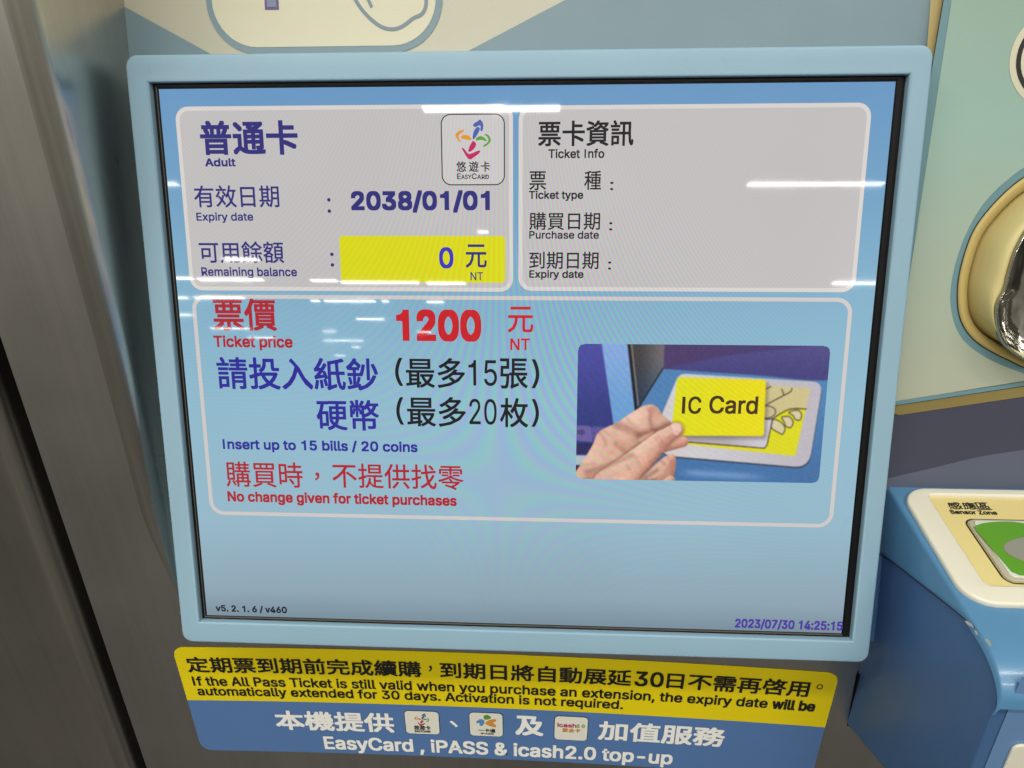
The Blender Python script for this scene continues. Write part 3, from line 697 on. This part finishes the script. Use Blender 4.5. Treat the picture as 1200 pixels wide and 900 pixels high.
    LN = (34, 26, 22)
    over(cov(sd(rpoly([(480, 300), (838, 350), (812, 460), (500, 434)], 9))), mixc((176, 168, 172), (206, 200, 208), sm(X, 640, 820)))
    over(cov(seg([(500, 434), (808, 459), (818, 446), (838, 352)], 1.6)), LN)
    for nl in ([(842, 352), (868, 362), (884, 384), (876, 406), (862, 402), (836, 386), (834, 372)], [(872, 344), (900, 342), (914, 362), (905, 382), (888, 378), (880, 360)], [(898, 326), (930, 318), (945, 332), (940, 354), (922, 352), (914, 338)]):
        p = smooth_loop(nl, 5); d = sd(p); over(cov(d), (212, 200, 158)); over(cov(np.abs(d)-1.5), LN)
    over(cov(seg(smooth_loop([(812, 300), (840, 284), (882, 262), (904, 250), (910, 238)], 5, False), 1.6)), LN); over(cov(seg([(872, 240), (880, 262)], 1.5)), LN); over(cov(seg([(812, 240), (832, 230)], 1.5)), LN)
    th = smooth_loop([(808, 306), (830, 304), (848, 316), (846, 334), (826, 346), (806, 342)], 5); d = sd(th); over(cov(d), (200, 184, 140)); over(cov(np.abs(d)-1.4), LN)
    over(cov(seg(smooth_loop([(806, 350), (836, 350), (862, 334), (892, 318), (920, 312), (962, 314)], 5, False), 1.7)), LN)
    # the yellow card
    card = rpoly([(486, 196), (814, 206), (806, 414), (462, 412)], [16, 12, 12, 10])
    over(.45*cov(sd([(x+8, y+10) for x, y in card]), 10), (60, 50, 60))
    over(cov(sd(card)), mixc((222, 220, 20), (232, 218, 6), sm(X, 470, 800)))
    # the hand: stacked tapered fingers, lit from the upper left
    LIT, MID, SHD = np.array((236, 204, 182)), np.array((210, 160, 136)), np.array((132, 80, 68))
    def blur(a, k, it_=2):
        a = a.reshape(ny, nx)
        for _ in range(it_):
            for ax in (0, 1):
                p = np.pad(a, [(k, k) if i == ax else (0, 0) for i in (0, 1)], 'edge'); c_ = np.cumsum(p, ax); c_ = np.concatenate([np.zeros_like(np.take(c_, [0], ax)), c_], ax)
                n2_ = a.shape[ax]; a = (np.take(c_, range(2*k+1, 2*k+1+n2_), ax)-np.take(c_, range(0, n2_), ax))/(2*k+1)
        return a.ravel()
    def nz(k): q = blur(rng.normal(0, 1, nx*ny), k); return q/q.std()
    T1, T2, T3 = nz(9), nz(3), nz(1)
    def skin(d, dep, lightx=-.5, lighty=-.8, wid=40., k=1.0):
        # rounded look from the distance to the outline
        h = np.clip(-d/wid, 0, 1); z = np.sqrt(np.clip(1-(1-h)**2, 0, 1))
        gx = np.gradient(d.reshape(ny, nx), axis=1).ravel(); gy = np.gradient(d.reshape(ny, nx), axis=0).ravel()
        gl = np.hypot(gx, gy)+1e-6; nx_, ny_ = gx/gl*(1-h), gy/gl*(1-h)
        s = np.clip(.44+.44*(nx_*lightx+ny_*lighty)+.24*z+.028*T1+.024*T2+.022*T3, 0, 1)*k
        col = np.where(s[:, None] < .5, SHD+(MID-SHD)*(s[:, None]/.5), MID+(LIT-MID)*((s[:, None]-.5)/.5))
        col = col+np.outer(T1*2.2+T2*1.5, (1.0, -.5, -.6))
        return col
    def put(d, **kw): over(cov(d, 1.5), skin(d, 0, **kw))
    # curled lower fingers
    d = sd(smooth_loop([(330, 580), (372, 548), (410, 512), (452, 484), (476, 486), (481, 520), (474, 560), (462, 590), (400, 600)], 6)); put(d, wid=55, k=.82)
    over(.5*cov(seg([(410, 540), (372, 566), (350, 590)], 5), 7), SHD*.7)
    d = sd(smooth_loop([(430, 590), (440, 570), (462, 560), (476, 572), (470, 596)], 5)); put(d, wid=25, k=.85)
    # middle fingertip behind the card edge
    d = seg([(440, 448), (506, 434)], 24, 20); put(d, wid=24, k=.86)
    # back of the hand and bent index finger
    d = sd(smooth_loop([(96, 600), (104, 556), (140, 500), (172, 446), (192, 402), (226, 380), (262, 364), (312, 330), (356, 304), (388, 297), (412, 308), (430, 334), (462, 364), (486, 388), (452, 430), (380, 450), (330, 500), (300, 600)], 6))
    put(d, wid=75, k=.99)
    over(.45*np.exp(-(seg([(262, 372), (330, 404), (345, 440)], 3)/16).clip(0)**2)*cov(d), SHD)          # fold under the index
    over(.38*np.exp(-(seg([(388, 312), (384, 350), (394, 388)], 1.5)/7).clip(0)**2)*cov(d), SHD)        # knuckle crease
    over(.30*np.exp(-(seg([(262, 440), (300, 470), (330, 488)], 2)/10).clip(0)**2)*cov(d), SHD)
    over(.55*np.exp(-(seg([(340, 412), (392, 398), (462, 366)], 2.0)/11).clip(0)**2)*cov(d), SHD*.9)
    # second finger folded below the index
    d2 = sd(smooth_loop([(262, 404), (300, 396), (330, 410), (352, 436), (350, 470), (318, 492), (280, 470), (256, 436)], 6)); over(cov(d2, 14)*.75, skin(d2, 0, wid=55, k=.86))
    d2 = sd(smooth_loop([(345, 424), (384, 402), (402, 400), (400, 430), (372, 448), (350, 446)], 6)); over(cov(d2, 5)*.9, skin(d2, 0, wid=30, k=.72))
    # thumb
    d3 = np.minimum(seg([(236, 600), (300, 545), (372, 480), (432, 424)], 66, 34), seg([(432, 424), (482, 390)], 32, 26))
    over(.5*cov(d3-4, 8)*(1-cov(d3)), SHD*.75)
    put(d3, wid=44, k=1.0)
    over(.35*np.exp(-(seg([(150, 548), (230, 522), (282, 500), (318, 484)], 2)/9).clip(0)**2), SHD)
    for q in ([(414, 412), (424, 426), (436, 446)], [(404, 420), (414, 436), (424, 452)]): over(.22*np.exp(-(seg(q, 1)/4).clip(0)**2)*cov(d3), SHD)
    nail = sd(smooth_loop([(462, 372), (480, 364), (496, 370), (502, 388), (494, 404), (480, 412), (468, 400)], 6))
    over(.75*cov(nail, 2), (240, 206, 198)); over(.5*cov(np.abs(nail)-1.2, 1.5), (176, 118, 110))
    over(.25*np.exp(-((X-150)/90)**2-((Y-560)/40)**2)*cov(d), SHD)
    # knuckle lines, tendons and pink joints
    for q, w_, a_ in (([(196, 402), (214, 424), (222, 446)], 1, .22), ([(212, 392), (236, 410)], 1, .18), ([(300, 352), (322, 372)], 1, .16), ([(372, 302), (378, 318)], .8, .2),
                      ([(398, 306), (402, 322)], .8, .18), ([(296, 520), (308, 536)], 1, .14), ([(330, 494), (344, 512)], 1, .14), ([(420, 500), (440, 520)], 1, .25), ([(452, 492), (462, 512)], 1, .2), ([(128, 520), (178, 516)], 2, .15)):
        over(a_*np.exp(-(seg(q, w_)/5).clip(0)**2), SHD)
    for (hx, hy), r_, a_ in (((395, 312), 34, .22), ((205, 410), 46, .20), ((440, 412), 36, .16), ((505, 434), 16, .35), ((470, 540), 40, .2)):
        over(a_*np.exp(-((X-hx)**2+(Y-hy)**2)/(2*r_**2))*((C[:, 0] > 150) & (C[:, 1] < 215) & (C[:, 2] > 70)), (206, 128, 112))
    C = np.stack([blur(C[:, i], 1, 1) for i in range(3)], 1)
    C += (nz(1)*1.3+rng.normal(0, 1.2, len(C)))[:, None]
    # rounded corners: keep only the faces inside
    AA, BB = A.ravel(), Bv.ravel(); r = .0034
    qx = np.maximum(np.maximum(L0+r-AA, AA-(R_-r)), 0); qy = np.maximum(np.maximum(Bm+r-BB, BB-(T-r)), 0)
    ok = (np.hypot(qx, qy) <= r+1e-9).reshape(ny, nx)
    Vv = [tuple(p) for p in Pw.reshape(-1, 3)]
    Fv = [(j*nx+i, (j+1)*nx+i, (j+1)*nx+i+1, j*nx+i+1) for j in range(ny-1) for i in range(nx-1) if ok[j, i] and ok[j+1, i] and ok[j, i+1] and ok[j+1, i+1]]
    me = mesh_from(Vv, Fv)
    at = me.color_attributes.new('picture', 'FLOAT_COLOR', 'POINT')
    rgba = np.ones((len(Vv), 4)); rgba[:, :3] = srgb_lin_arr(C); at.data.foreach_set('color', rgba.ravel())
    return link('instruction_photo', me, ui((0, 0, 0), .75, None, 'picture'), scr, 'picture of a hand holding a yellow card over a reader')
picture()
z4 = lambda x, y: (640+x/3.158, 380+y/3.158)
def itz(s, b, x0, x1, y0, y1): p, q = z4(x0, y0), z4(x1, y1); return it(s, b, p[0], q[0], p[1], q[1])
lettering(SCR, [itz('|', .0, 503, 515, 268, 331), itz('C', .02, 526, 574, 267, 332), itz('Card', .02, 604, 784, 265, 332)], n3, ui((66, 44, 20), .3), scr, 'dark brown words IC Card on the yellow card')

# ---- card reader ledge
def sd_x(y): return .2245-.03*y                        # its left side tapers a little
SP = None
def side_pt(px, py):
    d = ray(px, py); # x = .2245 - .03 y
    t = (.2245-.03*CAM[1]-CAM[0])/(d[0]+.03*d[1]); return CAM+d*t
back_low = side_pt(993, 850); low2 = side_pt(1035, 900)
dirn = (low2-back_low)/(low2[1]-back_low[1])
bot_front = back_low+dirn*(-.128-back_low[1])
seam_pts = [side_pt(*q) for q in ((1034, 648), (1063, 669), (1100, 697), (1128, 720), (1150, 738))]
prof = [(.03, -.105), (.03, -.262), (back_low[1], back_low[2]), (bot_front[1], bot_front[2]), (-.1275, -.142), (-.1275, -.098), (-.118, -.0905), (-.104, -.0868), (-.08, -.0855)]
# dark blue body
V = [(sd_x(y), y, z) for y, z in prof]+[(.62, y, z) for y, z in prof]; k = len(prof)
Fc = [tuple(range(k)), tuple(range(2*k-1, k-1, -1))]+[(i, k+i, k+(i+1) % k, (i+1) % k) for i in range(k)]
me = mesh_from(V, Fc); bm = bmesh.new(); bm.from_mesh(me); bmesh.ops.recalc_face_normals(bm, faces=bm.faces)
bmesh.ops.bevel(bm, geom=[e_ for e_ in bm.edges if all(abs(v.co.x-sd_x(v.co.y)) < 1e-4 for v in e_.verts)], offset=.0016, segments=3, affect='EDGES', profile=.5)
bm.to_mesh(me); bm.free(); smooth_by_angle(me, 35)
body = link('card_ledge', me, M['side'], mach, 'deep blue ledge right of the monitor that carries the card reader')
flat('gap_strip', STEEL, [STEEL.pts([(1004, 790), (1016, 790), (1016, 790), (998, 850), (992.5, 851), (994, 842), (1007, 785)], .0004)], .0004, M['dark'], body)
# light blue shell: top, rolled front, skirt down to the seam
sp = [(.0125, -.0772), (0, -.0779), (-.03, -.0794), (-.06, -.0809), (-.09, -.0824), (-.102, -.0831)]
for j in range(1, 10):
    a = math.radians(87*j/9); sp.append((-.102-.0275*math.sin(a), -.0831-.017*(1-math.cos(a))))
zb = sp[-1][1]; sp += [(-.1300, zb-.004), (-.1285, zb-.0055)]
lx = lambda y: sd_x(y)-.0009
V, Fc = [], []
for y, z in sp:
    x0 = lx(y); e0 = .0016 if y > -.125 else .0012
    V += [(x0, y, z-.0026), (x0+e0*.3, y, z-.0009), (x0+e0, y, z), (.30, y, z), (.62, y, z)]
for i in range(len(sp)-1):
    for j in range(4): Fc.append((i*5+j, i*5+j+1, (i+1)*5+j+1, (i+1)*5+j))
# skirt: from the top edge to the diagonal seam on the side
sk = []
sy_ = [p[1] for p in seam_pts][::-1]; sz_ = [p[2] for p in seam_pts][::-1]
for i, (y, z) in enumerate(sp):
    zz = np.interp(y, sy_, sz_) if y > sy_[0] else z-.004
    zz = min(zz, z-.004); sk.append(len(V)); V.append((lx(y)-.0004, y, zz))
for i in range(len(sp)-1): Fc.append((sk[i], i*5, (i+1)*5, sk[i+1]))
me = mesh_from(V, Fc); bm = bmesh.new(); bm.from_mesh(me); bmesh.ops.recalc_face_normals(bm, faces=bm.faces); bm.to_mesh(me); bm.free(); smooth_by_angle(me, 50)
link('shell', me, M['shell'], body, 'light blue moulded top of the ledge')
# dark seam and chips of bare paint along it
def side_stroke(name, px, w, mat, off=.0022, label=None):
    p = [side_pt(*q) for q in px]; V, Fc = [], []
    for i, q in enumerate(p):
        t = p[min(i+1, len(p)-1)]-p[max(i-1, 0)]; t = t/np.linalg.norm(t); nn = np.cross((1, 0, 0), t)
        ww = w if isinstance(w, float) else w[i]
        V += [q+nn*ww/2-np.array((off, 0, 0)), q-nn*ww/2-np.array((off, 0, 0))]
    for i in range(len(p)-1): Fc.append((2*i, 2*i+1, 2*i+3, 2*i+2))
    return link(name, mesh_from(V, Fc), mat, body, label)
side_stroke('seam', smooth_loop([(1034, 649), (1050, 659), (1063, 668), (1090, 690), (1112, 706), (1134, 724), (1148, 736)], 5, False), .0007, M['line'])
random.seed(5)
for px, w in (([(1138, 728), (1141, 730), (1146, 733), (1149, 736)], [.0002, .0018, .0014, .0002]), ([(1149.5, 739), (1152, 742), (1154, 744)], [.0003, .0018, .0002]), ([(1162, 749), (1165, 751), (1168, 755), (1170, 757)], [.0003, .0022, .0020, .0003])):
    side_stroke('paint_chip', px, w, M['chip'], .0030, 'bare chipped paint on the ledge corner')
# front: corner strip, printed panel and ivory plate
FR = Plane((0, -.1277, 0), (1, 0, 0), (0, 0, 1))
fa = FR.pts([(1191, 807), (1153, 900)])
flat('front_panel', FR, [[(fa[0][0], fa[0][1]+.008), (fa[1][0], fa[1][1]), (fa[1][0]+(fa[1][0]-fa[0][0])*.5, fa[1][1]-.03), (.62, fa[1][1]-.03), (.62, fa[0][1]+.008)]], .0003, M['front'], body, 'lighter blue printed front of the ledge')
fb = FR.ab(1189, 872, .001)
plate('front_plate', FR, [rrect(fb[0]-.0005, fb[1]-.05, .45, fb[1], .004)], .0003, .0018, .0005, M['rim'], body, 'ivory plate at the lower right edge')
# reader: ivory rim, yellow label, black line, beige pad frame, green pad
LN0 = 0.0
rx0, rx1, ry0, ry1 = .2279, .392, -.0868, .0050
rim = plate('reader_rim', LEDGE, [rrect(rx0, ry0, rx1, ry1, .016, 12), rrect(.2424, -.0738, .378, -.0012, .0035, 6)], -.001, .0032, .0016, M['rim'], body, 'ivory rounded rim of the card reader', 5)
lab = plate('reader_label', LEDGE, [rrect(.240, -.0757, .380, .0005, .004)], .0003, .0010, .0002, M['sens'], body, 'pale yellow label of the sensor zone')
px0, py0, py1 = .2540, -.0712, -.0205
flat('printed_outline', LEDGE, [rrect(px0, py0, .366, py1, .006), rrect(px0+.0009, py0+.0009, .3651, py1-.0009, .0052)], .0012, M['ink'], body)
plate('pad_frame', LEDGE, [rrect(px0+.0013, py0+.0013, .3647, py1-.0013, .005)], .0009, .0022, .0006, M['pad'], body)
qx0, qy0, qy1 = px0+.0042, py0+.0036, py1-.0030
padl = rrect(qx0, qy0, .3618, qy1, .003)
plate('reader_pad', LEDGE, [padl], .0018, .0028, .0003, M['padwhite'], body, 'white and green card touch pad')
gp = LEDGE.pts([(1141.5, 617), (1152, 613), (1168, 611.3), (1184, 611.2), (1200, 613)], .003)
gl_ = [(gp[0][0]-.0003, gp[0][1]-.004)]+smooth_loop(gp, 5, False)+[(.335, gp[-1][1]-.004), (.3605, gp[0][1]-.008), (.3605, qy0+.0042), (.3575, qy0+.001), (qx0+.0045, qy0+.001), (qx0+.0014, qy0+.0035)]
flat('printed_shape', LEDGE, [gl_], .003, M['padgreen'], body, 'bright green print on the pad')
ge = LEDGE.ab(1178, 646, .0032); 
flat('printed_shape', LEDGE, [[(ge[0]+.029+.029*math.cos(i*math.pi/24), ge[1]+.0005+.0125*math.sin(i*math.pi/24)) for i in range(48)]], .0032, M['padgrey'], body, 'grey oval in the green print')
NL = .0012
lettering(LEDGE, [it('感', .012, 1111, 1126.5, 588.6, 596.6), it('應', .012, 1128, 1143.5, 588.8, 597), it('區', .012, 1144.5, 1160, 589, 597.4)], NL, M['ink'], body, 'black words on the yellow label')
lettering(LEDGE, [it('Sensor Zone', .03, 1113.6, 1167.6, 598, 602.8)], NL, M['ink'], body)

# ================================================================== NOTICE STICKER below the monitor
xs0 = (STK.ab(201.6, 766.7)[0]+STK.ab(237.1, 871.6)[0])/2; xs1 = (STK.ab(981.7, 796.6)[0]+STK.ab(953.7, 900)[0])/2
zt = STK.ab(300, 758.7)[1]; zm = STK.ab(220.5, 820)[1]; zbm = STK.ab(262, 879)[1]
def band(lo_b, hi_b, r_lo, r_hi, n, k=72):
    """a bowed strip of vinyl with rounded corners, built column by column"""
    V, Fc = [], []; w = xs1-xs0
    t = np.unique(np.r_[np.linspace(0, .0085, 9)**1.0, np.linspace(.0085, w-.0085, k), w-np.linspace(0, .0085, 9)])
    for x in t:
        d = min(x, w-x)
        ins = lambda r: 0 if (r <= 0 or d >= r) else r-math.sqrt(max(r*r-(r-d)**2, 0))
        V += [STK.w(xs0+x, lo_b+ins(r_lo), n), STK.w(xs0+x, hi_b-ins(r_hi), n)]
    for i in range(len(t)-1): Fc.append((2*i, 2*i+2, 2*i+3, 2*i+1))
    return mesh_from(V, Fc)
stk = link('notice_sticker', band(zbm, zm, .0085, 0, .0003), M['blue'], None)
stk['label'] = 'yellow and blue printed notice sticker on the steel directly below the monitor'; stk['category'] = 'sticker'
link('yellow_band', band(zm, zt, 0, .0085, .0003), M['yellow'], stk, 'yellow upper half with black words')
NS = .0006
def st(items, mat, label=None, n=NS): return lettering(STK, items, n, M[mat], stk, label)
def at(s, b, x0, x1, xm, y0, y1): return (s, b, (x0, (y0+y1)/2+.03*(x0-xm)), (x1, (y0+y1)/2+.03*(x1-xm)), (xm, y0), (xm, y1))
HL = (232, 769.8, 788.2)
st([at('定期票到期前完成續購', .018, 218.5, 493.5, *HL)], 'ink', 'black headline of the notice'); st([at('，', .02, 502.4, 506.2, 504, 780, 787)], 'ink')
st([at('到期日將自動展延', .018, 515.5, 740, *HL)], 'ink'); st([at('30', .022, 744, 778, HL[0], HL[1]+.6, HL[2]-.6)], 'ink')
st([at('日不需再啓用', .018, 781.7, 950.4, *HL)], 'ink'); st([at('。', .0, 957, 964.5, 960.7, 801.8, 808)], 'ink')
st([at('If the All Pass Ticket is still valid when you purchase an extension, the expiry date', .018, 225.8, 900.9, 228, 792.4, 806.2)], 'ink')
st([at('will be', .034, 906.4, 957.7, 228, 792.0, 804.0)], 'ink')
st([at('automatically extended for 30 days. Activation is not required.', .018, 231.3, 730.3, 236, 804.4, 817.4)], 'ink')
st([at('本機提供', .024, 322.3, 461.6, 330, 832.6, 855)], 'whiteink', 'white words on the blue half'); st([at('、', .02, 527.3, 536.4, 532, 844.5, 852)], 'whiteink')
st([at('及', .03, 603.8, 637, 620, 839, 862)], 'whiteink'); st([at('加值服務', .024, 701, 850.3, 712, 845, 867.4)], 'whiteink')
st([at('EasyCard , iPASS & icash2.0 top-up', .022, 379.9, 789, 386, 862.6, 881.6)], 'whiteink')
def badge(x0, x1, y0, y1, label):
    a0, a1 = STK.ab(x0, (y0+y1)/2, NS)[0], STK.ab(x1, (y0+y1)/2, NS)[0]; t, b = STK.ab((x0+x1)/2, y0, NS)[1], STK.ab((x0+x1)/2, y1, NS)[1]
    flat('badge_outline', STK, [rrect(a0-.0004, b-.0004, a1+.0004, t+.0004, .0034)], NS, M['ink'], stk)
    return flat('card_badge', STK, [rrect(a0, b, a1, t, .003)], NS+.0002, M['badge'], stk, label), (a0, a1, b, t)
_, (a0, a1, b_, t_) = badge(475.2, 514.4, 833.4, 859.6, 'cream badge with a pinwheel emblem')
NB2 = NS+.0004
def on_badge(s, box, src):   # shape given in unit square of the badge
    x0, x1, y0, y1 = src; A0, A1, B0, B1 = box
    return [(A0+(x-x0)/(x1-x0)*(A1-A0), B1-(y-y0)/(y1-y0)*(B1-B0)) for x, y in s]
for nm, col, shapes in LOGO:
    flat('emblem', STK, [smooth_loop(on_badge(s, (a0, a1, b_, t_), (60, 830, 110, 800)), 3) for s in shapes], NB2, M[nm], stk)
st([it('悠遊卡', .02, 485, 504.5, 850.2, 855.2, .03), it('EASYCARD', .03, 486, 504.5, 855.8, 858.2, .03)], 'ink', n=NB2)
_, (a0, a1, b_, t_) = badge(550.6, 589, 835.4, 862.2, 'cream badge with a three petal emblem')
zi = [440, 720, 820, 900]
zp = lambda l: STK.pts([(440+x/4.286, 820+y/4.288) for x, y in l], NB2)
flat('emblem', STK, [smooth_loop(zp([(543, 84), (556, 76), (574, 82), (580, 92), (566, 99), (550, 99), (544, 93)]), 4)], NB2, M['o_grn'], stk)
flat('emblem', STK, [smooth_loop(zp([(506, 112), (516, 102), (532, 98), (546, 106), (545, 120), (534, 132), (522, 128), (524, 118), (512, 118)]), 4)], NB2, paint('sky_blue_print', (.10, .25, .48)), stk)
flat('emblem', STK, [smooth_loop(zp([(552, 116), (568, 104), (590, 98), (606, 100), (604, 108), (590, 116), (602, 126), (606, 136), (592, 137), (570, 130), (556, 124)]), 4)], NB2, M['o_org'], stk)
st([it('一卡通', .02, 560.5, 580.5, 853.8, 858.2, .03), it('iPASS', .03, 563.5, 578.5, 858.8, 860.8, .03)], 'ink', n=NB2)
_, (a0, a1, b_, t_) = badge(650, 688.4, 839.8, 867, 'cream badge with red words')
st([it('icash', .03, 653, 675.5, 847.6, 852.4, .03)], 'o_red', n=NB2)
st([it('2', .03, 676, 679, 849, 852.6), it('0', .03, 681.5, 685.2, 849.2, 852.8)], 'o_grn', n=NB2)
st([it('愛金卡', .02, 659, 680, 853.6, 858.2, .03)], 'o_org', n=NB2)

# ================================================================== neighbouring steel cabinet left of the dark gap
cab = empty('steel_cabinet', (-.45, .05, FLOOR), 'dull brushed steel cabinet beyond the dark gap, left of the ticket machine', 'cabinet')
ROOTLOC[cab.name] = np.array((-.45, .05, FLOOR))
V, Fc = [], []
gw = .0165
prof_c = [(.0, .22), (.0, YB+.0125)]
for j in range(9):
    a = math.radians(90*j/8); prof_c.append((-.012+.012*math.cos(a), YB+.012-.012*math.sin(a)))
prof_c += [(-.03, YB), (-.36, YB)]
zz = [.42, 0, -.34, FLOOR+.02]
for z in zz:
    for dx, y in prof_c: V.append((xl(max(z, -.34))-gw+dx, y, z))
k = len(prof_c)
for i in range(len(zz)-1):
    for j in range(k-1): Fc.append((i*k+j, i*k+j+1, (i+1)*k+j+1, (i+1)*k+j))
me = mesh_from(V, Fc); smooth_by_angle(me, 30)
link('side_sheet', me, M['steel2'], cab)
# black liner inside the gap
me = mesh_from([(x, y, z) for z in (.42, FLOOR+.02) for x, y in ((-.34, .05), (-.245, .05), (-.245, .02), (-.34, .02))], [(0, 1, 5, 4), (1, 2, 6, 5), (2, 3, 7, 6), (3, 0, 4, 7), (0, 3, 2, 1), (4, 5, 6, 7)])
link('gap_liner', me, M['dark'], mach)
